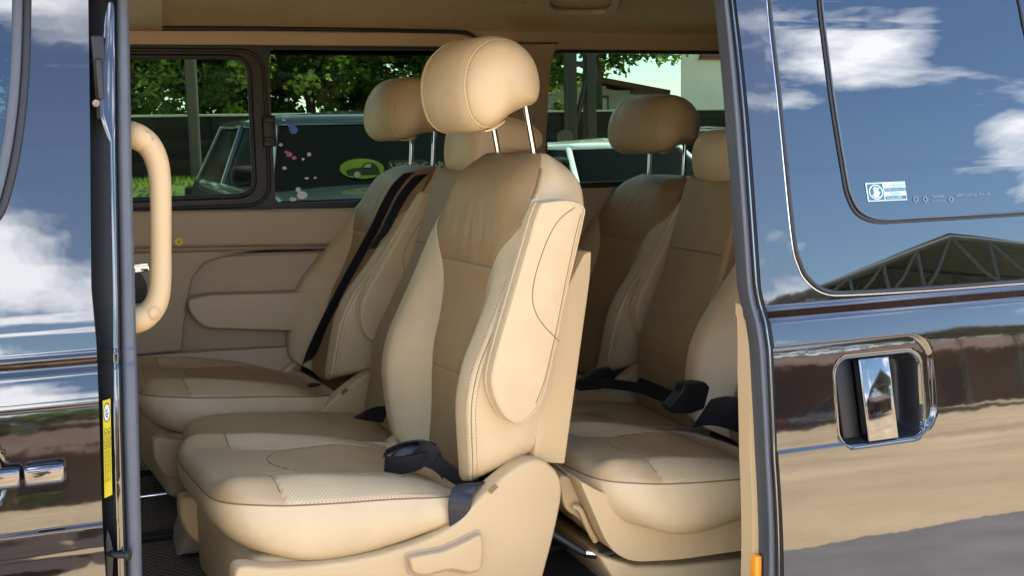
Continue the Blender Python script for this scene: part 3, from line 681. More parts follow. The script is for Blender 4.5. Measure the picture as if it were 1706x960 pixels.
# grab handle on the pillar
gh = [unp(a, b, .085) for a, b in ((196, 222), (222, 225), (246, 240), (261, 268), (267, 310), (268, 400), (267, 470), (260, 505), (243, 526), (222, 534), (196, 537))]
gh[0].y += .05; gh[-1].y += .05
def ghr(t): return .0208+.003*math.cos(2*math.pi*t)
gt = MB().tube(spline(gh, 10), ghr, 16, updir=(0, 1, 0)).build('grab_handle', M['plastic'], van)
for cx_, cy_, r_ in ((250, 226, 7), (258, 522, 9)):
    c = unp(cx_, cy_, .063); 
    MB().tube([c+Vector((r_*.001*math.cos(t*math.pi/9), 0, r_*.0012*math.sin(t*math.pi/9))) for t in range(18)], .0007, 5, closed=True).build('screw_cover', M['trim'], gt)

# ================================================================== SEATS
# profile tables of one bucket seat, in the place's metres, seat centre line y = SC
SC = .42
XSF = [(.78, .684), (.83, .677), (.90, .671), (.97, .671), (1.04, .688), (1.09, .712), (1.18, .757), (1.311, .812), (1.395, .844), (1.455, .874)]
XRR = [(.78, .86), (.83, .878), (1.26, .950), (1.344, .982), (1.40, .978), (1.455, .948)]
BOL = [(.78, .004), (.88, .007), (1.06, .008), (1.2, .006), (1.34, .004), (1.455, .002)]
CEN = [(.78, -.032), (.86, -.056), (.96, -.066), (1.06, -.054), (1.14, -.034), (1.21, -.012), (1.27, .008), (1.34, .022), (1.40, .026), (1.455, .018)]
HW = [(.78, .205), (.84, .226), (.95, .238), (1.1, .238), (1.22, .230), (1.32, .216), (1.40, .200), (1.455, .186)]
UB = [(.78, .43), (1.0, .42), (1.12, .43), (1.20, .50), (1.26, .68), (1.31, .93), (1.34, .985), (1.5, .985)]
ZB, ZT = .790, 1.458
def back_front(u, z, amp=1.0):
    a = abs(u); w_ = tab(z, HW)
    if a > .80: b = math.sqrt(max(0, 1-((a-.80)/.20)**2))
    else: b = sstep(.38, .80, a)
    x = tab(z, XSF)+.016*sstep(1.27, 1.40, z)*max(0, (a-.72)/.28)**2-tab(z, BOL)*amp*b-tab(z, CEN)*(1-sstep(.40+.1*sstep(1.2, 1.3, z), .82+.18*sstep(1.2, 1.3, z), a))
    return x, w_
def seam_dip(u, z, w_):
    ub = tab(z, UB); d = 0
    if z < 1.32: d += .0032*math.exp(-(((abs(u)-ub)*w_)/.0045)**2)
    if abs(u) < ub:
        for zc in (1.222, .985): d += .003*math.exp(-((z-zc)/.0045)**2)
    return d
NF, NS, NR = 100, 12, 24
def back_ring(z, inx, iny, amp=1, grooves=True):
    r = []; reg = []; uvs = []
    for i in range(NF+1):
        ub = tab(z, UB); q_ = -1+2*i/NF; u = q_/.56*ub if abs(q_) <= .56 else math.copysign(ub+(abs(q_)-.56)/.44*(1-ub), q_)
        x, w_ = back_front(u, z, amp)
        if grooves: x += seam_dip(u, z, w_)
        wr = .0013*(math.sin(u*23+z*11)+.7*math.sin(u*41-z*23)*math.sin(z*30))*math.exp(-((z-1.30)/.06)**2)*math.exp(-(u/.5)**2)
        crn = .016*sstep(1.2, 1.40, z); r.append([x+wr, (w_-crn*abs(u)**6)*u]); uvs.append((w_*u, z)); ub = tab(z, UB)
        reg.append((3 if z > 1.2215 else (2 if z > .9845 else 3)) if -.561 < q_ < .559 else 1)
    acc = 0; uvs[0] = (0, z)
    for i in range(1, NF+1):
        acc += math.dist(r[i], r[i-1]); uvs[i] = (acc, z)
    xf = r[-1][0]; w_ = tab(z, HW); xr = tab(z, XRR)
    for i in range(1, NS+1):
        t = i/NS; r.append([xf+(xr-.03-xf)*t, w_+.010*math.sin(math.pi*t)-crn*(1-min(1, t/.4))**2]); uvs.append((w_+t*.2, z)); reg.append(0)
    for i in range(NR+1):
        t = i/NR; a = R(90-180*t); r.append([xr-.03+.03*math.sqrt(max(0, 1-abs(math.sin(a))**3)), w_*math.copysign(abs(math.sin(a)), math.sin(a)) if 0 < i < NR else w_*math.sin(a)]); uvs.append((0, z)); reg.append(0)
    for i in range(1, NS):
        t = 1-i/NS; r.append([xf+(xr-.03-xf)*t, -(w_+.010*math.sin(math.pi*t)-crn*(1-min(1, t/.4))**2)]); uvs.append((w_+t*.2, z)); reg.append(0)
    cx = (tab(z, XSF)+tab(z, XRR))/2
    o = []
    for x, y in r:
        dx = x-cx; hx = max(abs(q[0]-cx) for q in r)
        xx = cx+dx*(1-inx/hx); o.append((xx, SC+y*(1-iny/w_), z+max(0, .075-(z-ZB))*(xx-.69)*4.2*abs(y/w_)**2-.03*max(0, 1-(z-ZB)/.06)*(1-abs(y/w_)**2)))
    return o, reg, uvs
def backrest_mesh():
    RT, RB = .075, .03; lv = []
    for i in range(7):
        a = R(-90+90*i/7); lv.append((ZB+RB+RB*math.sin(a), RB*(1-math.cos(a))*.9, RB*(1-math.cos(a))*.9))
    nb = 130
    for z in sorted([ZB+RB+(ZT-RT-ZB-RB)*i/nb for i in range(nb+1)]+[.985, 1.222]): lv.append((z, 0, 0))
    for i in range(1, 19):
        a = R(90*i/18); c = 1-math.cos(a); lv.append((ZT-RT+RT*math.sin(a), c*.052, c*RT*.85))
    rows = []; regs = []; uv = []
    for z, ix, iy in lv:
        o, reg, u_ = back_ring(z, ix, iy); rows.append(o); regs.append(reg); uv += u_
    mb = MB(); mb.grid(rows, lambda j, i: regs[j][i] if i < NF else 0, closed=True, uvs=uv)
    for row, fl in ((rows[0], 1), (rows[-1], 0)):
        k = len(row); c = (sum(p[0] for p in row)/k, SC, row[0][2]+(.002 if not fl else -.002))
        mb.add(list(row)+[c], [((i+1) % k, i, k) if fl else (i, (i+1) % k, k) for i in range(k)], 3 if not fl else 0, [(p[1], p[0]) for p in row]+[(c[1], c[0])])
    return mb
def seam_tube(mb, pts, r=.0013, mi=0): mb.tube(pts, r*.8, 5, mi=mi)
def dashes(mb, pts, step=.0075, ln_=.004, r=.0006, mi=0):
    acc = 0; on_ = True; P = [Vector(p) for p in pts]; tot = 0; cum = [0]
    for a, b in zip(P, P[1:]): tot += (b-a).length; cum.append(tot)
    def at(s):
        for i in range(len(cum)-1):
            if s <= cum[i+1]: return P[i].lerp(P[i+1], (s-cum[i])/max(1e-9, cum[i+1]-cum[i]))
        return P[-1]
    s = 0
    while s+ln_ < tot: mb.tube([at(s), at(s+ln_)], r, 4, mi=mi); s += step
def surf_back(u, z, off=0):
    x, w_ = back_front(u, z); x += seam_dip(u, z, w_); return Vector((x-off, SC+w_*u, z))
BCOL = [M['leather'], M['leather_perf'], M['insert'], M['insert_perf']]

seat = empty('car_seat', (.45, SC, FZ), 'beige leather bucket seat nearest the open doorway, raised headrest on two chrome posts', 'car seat', 'leather seats of the van')
back = backrest_mesh().build('backrest', BCOL, seat)
st = MB()
for s_ in (-1, 1):
    seam_tube(st, [surf_back(s_*tab(z, UB), z) for z in [.80+.01*i for i in range(52)]], .0009)
    e_ = [surf_back(s_, z, -.004)+Vector((0, s_*.001, 0)) for z in [.80+.01*i for i in range(42)]]
    seam_tube(st, e_, .0012)
    dashes(st, [p+Vector((.009, s_*.002, 0)) for p in e_])
    dashes(st, [surf_back(s_*.965, z, .0005) for z in [.80+.01*i for i in range(42)]])
seam_tube(st, [surf_back(-tab(1.222, UB)+2*tab(1.222, UB)*i/40, 1.222) for i in range(41)], .0012)
seam_tube(st, [surf_back(-.42+.84*i/30, .985) for i in range(31)], .0011)
ze = .805
st.build('stitching', M['seam'], back, kind='stuff')
# small flanges where the posts enter
def ring_path(c, rx, ry, k=16): return [Vector(c)+Vector((rx*math.cos(t*2*math.pi/k), ry*math.sin(t*2*math.pi/k), 0)) for t in range(k)]
for y_ in (SC-.085, SC+.085):
    MB().tube(ring_path((.915, y_, 1.449), .012, .020), .006, 8, closed=True).build('post_socket', M['plastic'], back)
# hard shell behind the back
bpl = roundpoly([(.895, SC-.242, 1.18), (.940, SC-.242, 1.252), (.957, SC-.242, 1.256), (.953, SC-.242, 1.20), (.886, SC-.242, .812), (.812, SC-.242, .828), (.826, SC-.242, .93)], .006)
prism('back_panel', bpl, (0, .484, 0), M['plastic'], seat, bevel=.006)

# headrest
HC = (.818, 1.603)
hpro = [(.692, 1.600), (.700, 1.640), (.722, 1.673), (.760, 1.698), (.808, 1.706), (.856, 1.694), (.892, 1.664), (.909, 1.622), (.910, 1.585), (.898, 1.562), (.868, 1.553), (.830, 1.537), (.800, 1.518), (.770, 1.506), (.738, 1.508), (.710, 1.530), (.696, 1.562)]
hpro = [(.716+.935*(a-.692), b) for a, b in hpro]
hp = spline([(a, 0, b) for a, b in hpro], 5, closed=True)
def head_rows(hp, HC, hw, nv=56, grooves=(.58,)):
    rows = []
    for j in range(nv+1):
        a = -math.pi/2+math.pi*j/nv; v = math.sin(a)
        s_ = max(0.0, (1-abs(v)**4.6))**(1/2.3)
        for gv in grooves: s_ *= 1-.022*math.exp(-((abs(v)-gv)*hw/.006)**2)
        fs = s_*(1-.20*v*v)
        rows.append([(HC[0]+(p.x-HC[0])*(fs if p.x < HC[0] else s_), SC+hw*v, HC[1]+(p.z-HC[1])*s_) for p in hp])
    return rows
hrow = head_rows(hp, HC, .160, grooves=(.70,))
k_ = len(hp)
mbh = MB(); mbh.grid(hrow, lambda j, i: 0, closed=True, uvs=[(p[1], p[2]) for r in hrow for p in r])
def hmi(j, i):
    v = math.sin(-math.pi/2+math.pi*(j+.5)/56); return 1 if abs(v) < .70 and hp[i].x < .818 else 0
mbh = MB(); mbh.grid(hrow, hmi, closed=True, uvs=[(p[1], p[2]) for r in hrow for p in r])
head = mbh.build('headrest', [M['leather'], M['leather_perf']], seat)
st = MB(); pp = MB()
for v in (-.70, .45):
    j = min(range(57), key=lambda q: abs(math.sin(-math.pi/2+math.pi*q/56)-v))
    path = [Vector(hrow[j][i]) for i in range(k_)]
    MB().tube([p+(p-Vector((HC[0], p.y, HC[1]))).normalized()*.0002 for p in path], .0014, 5, closed=True).build('piping', M['piping'], head)
    jj = j-1 if v < 0 else j+1
    dashes(st, [Vector(hrow[jj][i])+Vector((0, 0, 0)) for i in list(range(k_))+[0]], r=.0007)
# folded tabs under the pillow
for y_ in (SC-.095, SC+.095): MB().tube(spline([(.785, y_-.012, 1.507), (.805, y_-.018, 1.513), (.83, y_-.012, 1.528), (.805, y_+.004, 1.512), (.785, y_-.012, 1.507)], 6), .0022, 6).build('leather_fold', M['piping'], head)
st.build('stitching', M['seam'], head, kind='stuff')
for y_ in (SC-.085, SC+.085):
    MB().tube([(.918, y_, 1.42), (.885, y_, 1.60)], .0066, 14).build('post', M['chrome'], head, sharp=50)

# cushion
def zseam(x): return tab(x, [(.10, .828), (.2, .834), (.3, .823), (.4, .812), (.5, .802), (.62, .786), (.72, .776)])
HWC = .246
def ztop(x, y):
    v = y/HWC; a = abs(v)
    b = .028*math.exp(-((a-.74)/.17)**2)*(1-.75*sstep(.33, .60, x))+.012*(1-sstep(.3, .8, a))
    f = sstep(.60, .70, x); b *= 1-.8*f
    z = zseam(x)+.013*(1-sstep(.5, .66, x))-.014*sstep(.58, .68, x)+b-.012*math.exp(-((x-.50)/.12)**2)*(1-sstep(.2, .6, a))
    # grooves
    g_ = .0035*math.exp(-((a-ins_hw(x))*HWC/.005)**2) if .29 < x < .63 else 0
    xl = ins_x(a); g_ += .003*math.exp(-((x-xl)/.005)**2) if a < ins_hw(x)+.05 else 0
    g_ += .003*math.exp(-((x-.625-.03*(a/.5)**2)/.005)**2)
    xb = .265+.02*a; g_ += .0025*math.exp(-((x-xb)/.005)**2) if a > .52 else 0
    return z-g_
def ins_hw(x): return .42+.12*sstep(.34, .55, x)
def ins_x(a): return .325+.09*(a/.5)**2 if a < .6 else .46
def plan(t, n_=5.0):
    # rounded plan outline, angle t
    c, s_ = math.cos(t), math.sin(t)
    e = 2/4.2 if c < 0 else 2/7.0
    x = .438+(.270 if c < 0 else .272)*math.copysign(abs(c)**e, c); y = HWC*math.copysign(abs(s_)**(2/5.5), s_)
    return x, y
def cush_mesh():
    NP = 180; P = []
    # even spacing along the outline
    raw = [plan(2*math.pi*i/1440) for i in range(1440)]+[plan(0)]; cum = [0]
    for a, b in zip(raw, raw[1:]): cum.append(cum[-1]+math.dist(a, b))
    k = 0
    for i in range(NP):
        s_ = cum[-1]*i/NP
        while cum[k+1] < s_: k += 1
        f = (s_-cum[k])/max(1e-9, cum[k+1]-cum[k]); P.append((raw[k][0]+(raw[k+1][0]-raw[k][0])*f, raw[k][1]+(raw[k+1][1]-raw[k][1])*f))
    rows = []; kinds = []; XC = .43
    dp = lambda x: tab(x, [(.10, .095), (.23, .112), (.33, .124), (.43, .115), (.5, .100), (.607, .068), (.72, .055)])
    side = [(0.0, -.035), (.3, -.012), (.55, .0), (.8, .004), (.92, .0), (.965, -.010), (.985, -.030), (1.0, -.06)]
    # below the seam: fraction of depth, outward offset
    sideo = [(1.0, -.055), (.99, -.030), (.955, -.012), (.88, .001), (.7, .011), (.5, .014), (.3, .012), (.12, .006), (.03, .001)]
    for f, o in sideo:
        r = []
        for x, y in P:
            ln_ = math.hypot((x-XC), y); nx_, ny_ = (x-XC)/.285, y/HWC
            q = math.hypot(nx_**3, ny_**3) or 1; ox, oy = nx_**3/q, ny_**3/q
            d = dp(x)*f; front = max(0, (.40-x)/.27)
            r.append((x+ox*o+.055*front*f**1.2, SC+y+oy*o, zseam(x)-d))
        rows.append(r); kinds.append(0)
    rs = [1, .992, .982, .97, .955, .94, .92, .9, .875, .85, .82, .79, .76, .73, .70, .67, .64, .61, .58, .55, .52, .49, .46, .43, .40, .37, .34, .31, .28, .25, .21, .17, .13, .09, .05, .02]
    uvs = []
    for r_ in rows: uvs += [(p[0], p[2]) for p in r_]
    reg = [0]*len(rows); rowsT = []
    for rr in rs:
        r = []
        for x, y in P:
            xx, yy = XC+(x-XC)*rr, y*rr
            e = min(1, (1-rr)/.13); e = math.sqrt(max(0, 1-(1-e)**2))
            r.append((xx, SC+yy, zseam(xx)+(ztop(xx, yy)-zseam(xx))*e))
        rowsT.append(r)
    allr = rows+rowsT
    uvs = [(p[1], p[0]) if j >= len(rows) else (p[0], p[2]) for j, r in enumerate(allr) for p in r]
    def mi(j, i):
        if j < len(rows): return 0
        p = allr[j][i]; x, a = p[0], abs(p[1]-SC)/HWC
        if x > .625+.03*(a/.5)**2: return 0
        if x > ins_x(a) and a < ins_hw(x): return 2
        if x < .265+.02*a and a > .0 or (a < ins_hw(x)): return 3
        return 1
    mb = MB(); mb.grid(allr, mi, closed=True, uvs=uvs)
    last = rowsT[-1]; c = (XC, SC, ztop(XC, 0)); mb.add(list(last)+[c], [(i, (i+1) % NP, NP) for i in range(NP)], 2)
    mb.add(rows[0], [list(range(NP))[::-1]], 0)
    return mb, P
cm, CP = cush_mesh()
cush = cm.build('cushion', [M['leather'], M['leather_perf'], M['seat_insert'], M['lip']], seat)
st = MB(); pp = MB()
sp_ = [Vector((x, SC+y, zseam(x))) for x, y in CP]
pp.tube([p for p in sp_], .0016, 5, closed=True)
XC_ = .43
dashes(st, [Vector((XC_+(x-XC_)*1.0+.0, SC+y, zseam(x)+.0)) + (Vector((x-XC_, y, 0)).normalized()*-.0068)+Vector((0, 0, .0085)) for x, y in CP+[CP[0]]])
def ct(x, v, o=.0012): return Vector((x, SC+v*HWC, ztop(x, v*HWC)+o))
for s_ in (-1, 1):
    seam_tube(st, [ct(x, s_*ins_hw(x)) for x in [.40+.01*i for i in range(23)]], .0011)
    seam_tube(st, [ct(.265+.02*a, s_*a) for a in [.45+.02*i for i in range(24)]], .0011)
seam_tube(st, [ct(ins_x(abs(v)), v) for v in [-.46+.92*i/30 for i in range(31)]], .0011)
seam_tube(st, [ct(.625+.03*(v/.5)**2, v) for v in [-.8+1.6*i/30 for i in range(31)]], .0011)
st.build('stitching', M['seam'], cush, kind='stuff'); pp.build('piping', M['seam'], cush)

SROT = R(7)
_ri = Matrix.Translation((.45, SC, 0)) @ Matrix.Rotation(-SROT, 4, 'Z') @ Matrix.Translation((-.45, -SC, 0))
def US(px, py, y):
    d = FWD+RIGHT*((px-PW/2)/F)-UP*((py-PH/2)/F); o = _ri @ EYE; d = _ri.to_3x3() @ d
    return o+d*((y-o.y)/d.y)
def UW(px, py, y): return _ri.inverted() @ US(px, py, y)
# folded-up arm rest on the doorway side
AY = .135
ao = [(900, 345), (915, 336), (945, 333), (968, 338), (976, 347), (974, 362), (966, 400), (948, 480), (930, 565), (915, 630), (905, 665), (889, 693), (868, 708), (846, 700), (829, 675), (820, 645), (822, 615), (836, 560), (858, 485), (880, 410)]
ao = [US(a, b, AY) for a, b in ao]
aos = spline(ao, 4, closed=True)
arm = prism('armrest', aos, (0, .05, 0), M['leather'], seat, bevel=.014, seg=5, sharp=60)
cxy = sum((p for p in aos), Vector())/len(aos)
pp = MB()
pp.tube([p+(cxy-p).normalized()*.0035+Vector((0, .0030, 0)) for p in aos[:]], .0016, 6, closed=True); pp.build('piping', M['piping'], arm); pp = MB()
pp.tube([p+Vector((0, .026, 0))-(cxy-p).normalized()*.0004 for p in aos[52:80]+aos[0:2]], .0018, 6)
pp.build('piping', M['piping'], arm)
st = MB(); st.tube(spline([US(a, b, AY-.0004) for a, b in ((958, 345), (932, 366), (912, 400), (893, 455), (887, 495), (893, 522), (908, 545), (932, 569))], 6), .0009, 5); st.tube(spline([US(a, b, AY-.0004) for a, b in ((968, 356), (957, 400), (940, 482), (925, 558), (908, 632), (893, 672))], 6), .0008, 5); st.build('stitching', M['seam'], arm, kind='stuff')

# side shields, base and lever
SY = .150
so = [(392, 968), (396, 950), (412, 945), (450, 948), (520, 944), (600, 933), (660, 918), (705, 903), (745, 884), (775, 860), (803, 828), (838, 797), (868, 775), (895, 766), (917, 775), (932, 793), (937, 815), (934, 845), (922, 900), (905, 965), (888, 1030), (860, 1046), (640, 1046), (460, 1040), (420, 1035), (396, 1000)]
so = [US(a, b, SY) for a, b in so]; sos = spline(so, 3, closed=True)
shield = prism('side_shield', sos, (0, .05, 0), M['plastic'], seat, bevel=.013, seg=5, sharp=60)
lo = roundpoly([US(a, b, SY) for a, b in ((676, 926), (735, 915), (770, 899), (795, 886), (798, 905), (795, 946), (775, 951), (745, 944), (700, 955), (682, 950))], .008, 4)
prism('lever', lo, (0, -.020, 0), M['plastic'], shield, bevel=.006, seg=4)
lr = roundpoly([US(a, b, SY) for a, b in ((672, 922), (735, 910), (770, 894), (799, 880), (803, 905), (800, 952), (775, 958), (745, 952), (700, 962), (678, 958))], .01, 4)
prism('lever_recess', lr, (0, -.002, 0), M['trim'], shield, bevel=.001)
sl = roundpoly([US(a, b, SY-.001) for a, b in ((812, 818), (824, 806), (830, 812), (818, 824))], .002); prism('slot', sl, (0, -.001, 0), M['seam'], shield, bevel=0)
fo = [Vector((p.x, SC+.20, p.z)) for p in sos]
prism('side_shield', fo, (0, .045, 0), M['plastic'], seat, bevel=.012, seg=4, sharp=60)
rbox('seat_base', .215, .80, SC-.238, SC+.23, FZ+.05, .728, M['plastic'], seat, bevel=.03, seg=4)
rbox('seat_leg', .26, .78, SC-.19, SC-.14, FZ+.01, FZ+.10, M['trim'], seat, bevel=.01)
rbox('seat_leg', .26, .78, SC+.14, SC+.19, FZ+.01, FZ+.10, M['trim'], seat, bevel=.01)
hinge = MB(); hinge.tube([(.842, SC-.20, .80), (.842, SC+.20, .80)], .020, 14); hinge.build('recliner_shaft', M['steel'], seat, sharp=40)

seat.rotation_euler.z = SROT
# copies: recline the back parts about the hinge and move the whole seat
PIV = Vector((.80, SC, .80))
BACKP = ('backrest', 'headrest', 'back_panel', 'armrest')
def stem(n): return n.split('.')[0]
def copy_seat(src, loc, recl, label, drop=(), mirror_arm=False):
    r = src.copy(); COL.objects.link(r); r.location = loc; r['label'] = label
    rot = Matrix.Translation(PIV) @ Matrix.Rotation(R(recl), 4, 'Y') @ Matrix.Translation(-PIV)
    for ch in list(src.children):
        if stem(ch.name) in drop: continue
        c = ch.copy(); COL.objects.link(c); c.parent = r; c.matrix_parent_inverse = ch.matrix_parent_inverse.copy()
        if stem(ch.name) in BACKP: c.matrix_basis = rot
        for g in ch.children:
            d = g.copy(); COL.objects.link(d); d.parent = c
    return r
BASE = Vector(seat.location)
GRP = 'leather seats of the van'
far2 = copy_seat(seat, BASE+Vector((-.08, 1.0, 0)), 14.5, 'shaded bucket seat by the far window with a black belt lying across its back')
far3 = copy_seat(seat, BASE+Vector((.775, 1.0, -.06)), 13.5, 'dark shaded rear bucket seat by the far rear window, its raised headrest against the glass')
for c in far3.children:
    if stem(c.name) == 'headrest': c.matrix_basis = Matrix.Translation((0, SC, 0)) @ Matrix.Diagonal((1, 1.16, 1, 1)) @ Matrix.Translation((0, -SC, 0)) @ c.matrix_basis
near3 = copy_seat(seat, BASE+Vector((.785, .0, -.06)), 11.5, 'rear bucket seat beside the slid back door, only cushion and one bolster showing', drop=('armrest', 'side_shield', 'seat_base', 'seat_leg'))
# box base under the rear near seat
bo = roundpoly([un(a, b, y=.20) for a, b in ((965, 800), (1003, 823), (1100, 842), (1200, 838), (1330, 812), (1330, 915), (1250, 917), (1130, 934), (1055, 938), (1025, 924), (1008, 900))], [.02, .03, .04, .04, .02, .02, .02, .03, .03, .03, .02])
bo = [p+Vector((0, 0, 0)) for p in bo]
rb = prism('seat_base', bo, (0, .42, 0), M['plastic'], near3, bevel=.035, seg=6, sharp=60)
prism('base_foot', [un(a, b, y=.215) for a, b in ((995, 925), (1060, 945), (1130, 944), (1330, 925), (1330, 1030), (1060, 1030))], (0, .38, 0), M['plastic'], near3, bevel=.012)
prism('base_side', roundpoly([un(a, b, y=.27) for a, b in ((930, 790), (1005, 815), (1020, 870), (1030, 922), (1000, 905), (962, 862), (940, 850))], .02), (0, .33, 0), M['plastic'], near3, bevel=.015, seg=4)
MB().tube(spline([un(955, 845, y=.262), un(966, 850, y=.255), un(980, 880, y=.255), un(992, 902, y=.262)], 6), .007, 8).build('rib', M['plastic'], near3)
MB().tube(spline([un(905, 880, y=.30), un(945, 905, y=.28), (un(985, 925, y=.25)), un(1035, 918, y=.24)], 6), .009, 10).build('tip_lever', M['black'], near3)
MB().tube([un(975, 922, y=.245), un(995, 924, y=.24)], .0085, 8).build('lever_clip', M['chrome'], near3)

# middle seats: plain narrow pads
def mid_seat(label):
    s_ = empty('middle_seat', (.45, .92, FZ), label, 'car seat', GRP)
    y0, y1 = .745, 1.075
    cz_ = [(.17, .815), (.175, .848), (.20, .866), (.30, .872), (.50, .856), (.68, .832)]
    bm_o = roundpoly([(.215, y0, .66), (.202, y0, .755), (.225, y0, .786), (.30, y0, .797), (.52, y0, .778), (.76, y0, .748), (.76, y0, .66)], [.02, .02, .03, .05, .05, .02, .02], 5)
    c_ = prism('cushion', bm_o, (0, y1-y0, 0), M['lip'], s_, bevel=.022, seg=5, sharp=70)
    pp = MB(); pp.tube([Vector(p)+Vector((0, .006, 0))+(Vector((.45, y0, .80))-Vector(p)).normalized()*.003 for p in bm_o[6:36]], .0018, 6); pp.build('piping', M['trim'], c_)
    prof_ = [(a-.03, b) for a, b in [(.722, .75), (.727, .86), (.742, .966), (.79, 1.06), (.849, 1.172), (.895, 1.30), (.930, 1.39), (.955, 1.42), (.99, 1.425), (1.03, 1.39), (1.01, 1.2), (.92, .78)]]
    ob = [Vector((a, y0+.004, b)) for a, b in prof_]
    b_ = prism('backrest', spline(ob, 3, closed=True), (0, y1-y0-.008, 0), M['insert'], s_, bevel=.02, seg=5, sharp=70)
    st = MB()
    for z_ in (1.03, 1.22):
        x_ = lin(z_, [(b, a) for a, b in prof_[:7]]); st.tube([(x_-.0005, y0+.022, z_), (x_-.0005, y1-.022, z_)], .0014, 5)
    st.build('stitching', M['seam'], b_, kind='stuff')
    hc = (.948, 1.475); hpr = [(a+.018, b) for a, b in [(.885, 1.455), (.895, 1.51), (.925, 1.545), (.97, 1.55), (1.04, 1.54), (1.10, 1.51), (1.11, 1.475), (1.08, 1.455), (1.03, 1.45), (.99, 1.425), (.96, 1.395), (.915, 1.395), (.89, 1.415)]]
    h2 = spline([(a, 0, b) for a, b in hpr], 5, closed=True)
    rws = [[(p[0], p[1]-SC+.92, p[2]) for p in r] for r in head_rows(h2, hc, .135, 40, (.6,))]
    h_ = MB().grid(rws, closed=True).build('headrest', M['leather'], s_)
    pp = MB()
    for j in (11, 29): MB().tube(rws[j], .0015, 5, closed=True).build('piping', M['piping'], h_)
    rbox('seat_base', .26, .84, y0+.03, y1-.03, FZ+.12, .68, M['trim'], s_, bevel=.02)
    prism('pedestal', [(.30, y0+.06, .66), (.70, y0+.06, .66), (.74, y0+.06, FZ+.02), (.16, y0+.06, FZ+.02), (.19, y0+.06, FZ+.10), (.27, y0+.06, FZ+.14)], (0, y1-y0-.12, 0), M['trim'], s_, bevel=.02)
    return s_
mid2 = mid_seat('narrow middle seat with flat pad, half hidden behind the nearest bucket seat')
mid3 = copy_seat(mid2, Vector(mid2.location)+Vector((.82, .02, -.06)), -5, 'narrow rear middle seat with a low headrest, between two rear bucket seats')

# seat belts
def belt(name, parent, segs, width=.046, nn=10):
    mb = MB()
    for path, wv in segs: ribbon(mb, path, wv, width, n=nn)
    return mb.build(name, M['belt'], parent, sharp=50)
U = un
belt('belt_strap', seat, [([UW(806, 826, .215), UW(800, 809, .20), UW(782, 808, .178), UW(770, 822, .165), UW(766, 845, .155), UW(770, 886, .158)], [(1, 0, .15), (1, 0, .1), (1, 0, -.1), (1, .2, -.25), (1, .2, -.15), (1, 0, .25)])], .05)
core = MB(); c0 = UW(688, 762, .31); core.grid([[c0+Vector((.050*math.cos(a)*math.cos(t), .014*math.sin(a)*math.cos(t), .027*math.sin(t))) for a in [q*math.pi/8 for q in range(16)]] for t in [-math.pi/2+k*math.pi/8 for k in range(9)]], closed=True)
core.build('belt_fold', M['belt'], seat)
belt('belt_fold', seat, [([UW(641, 776, .315), UW(655, 777, .300), UW(675, 775, .285), UW(700, 770, .275), UW(714, 764, .275)], [(0, -.3, 1), (0, -.42, .9), (.05, -.42, .9), (.1, -.45, .88), (.2, -.6, .7)])], .046)
belt('belt_fold', seat, [([UW(694, 757, .285), UW(706, 756, .272), UW(720, 762, .262), UW(731, 771, .262), UW(737, 780, .27)], [(.25, -.1, .95), (.2, -.3, .92), (.1, -.4, .9), (0, -.4, .9), (-.1, -.3, .9)])], .058)
belt('belt_fold', seat, [([UW(640, 757, .36), UW(652, 750, .345), UW(672, 743, .33), UW(700, 740, .31), UW(722, 748, .295)], [(0, -.75, .6), (0, -.8, .6), (0, -.8, .6), (0, -.8, .6), (.2, -.7, .6)])], .036)
belt('belt_strap', seat, [([UW(725, 770, .262), UW(745, 785, .262), UW(768, 800, .27), UW(785, 806, .28)], [(.2, -.6, .8)])], .04)
bpy.context.view_layer.update()
def drape(px, py, target, off=.006):
    d = (FWD+RIGHT*((px-PW/2)/F)-UP*((py-PH/2)/F)).normalized(); dg = bpy.context.evaluated_depsgraph_get(); o = EYE.copy()
    for _ in range(40):
        ok, loc, nrm, idx, ob, _m = sc.ray_cast(dg, o, d)
        if not ok: return U(px, py, y=target.location.y)
        if ob.parent == target or (ob.parent and ob.parent.parent == target): return loc-d*off
        o = loc+d*1e-4
def dpath(pts, target, off=.006): return [drape(a, b, target, off) for a, b in pts]
belt('lap_belt', mid2, [([U(596, 692, y=.86), U(618, 690, y=.85), U(640, 691, y=.84), U(668, 698, y=.84)], [(.2, -.9, .4), (.25, -.6, .7), (.2, -.5, .8), (.1, -.8, .3)])], .055)
belt('shoulder_belt', far2, [(dpath(((686, 287), (670, 303), (652, 332), (634, 370), (612, 412), (588, 455), (562, 505), (540, 550), (522, 592), (514, 622), (520, 645)), far2, .012), [(1, .25, .1)])], .058, 6)
belt('shoulder_belt', far2, [(dpath(((702, 291), (688, 305), (672, 328), (655, 362), (640, 392), (624, 412)), far2, .016), [(1, .25, .1)])], .046, 6)
lt2 = prism('belt_tag', [U(a, b, y=1.2) for a, b in ((482, 676), (497, 670), (528, 689), (505, 690))], (0, .002, -.002), M['black'], far2, bevel=0)
belt('lap_belt', far2, [([U(463, 652, y=1.35), U(474, 649, y=1.34), U(490, 652, y=1.33)], [(.2, -1, .2)])], .03)
def buckle(name, parent, pts, d=.022):
    return prism(name, roundpoly(pts, .006), (0, d, 0), M['black'], parent, bevel=.004)
buckle('belt_buckle', far3, [U(a, b, y=.98) for a, b in ((962, 640), (992, 615), (1018, 612), (1022, 632), (1000, 650), (965, 652))])
belt('lap_belt', near3, [([U(960, 640, y=.86), U(1010, 640, y=.85), U(1055, 645, y=.80), U(1100, 655, y=.74), U(1130, 672, y=.68)], [(.1, -.8, .6)]), ([U(1060, 640, y=.82), U(1110, 660, y=.74), U(1150, 680, y=.66)], [(.1, -.6, .8)])], .05)
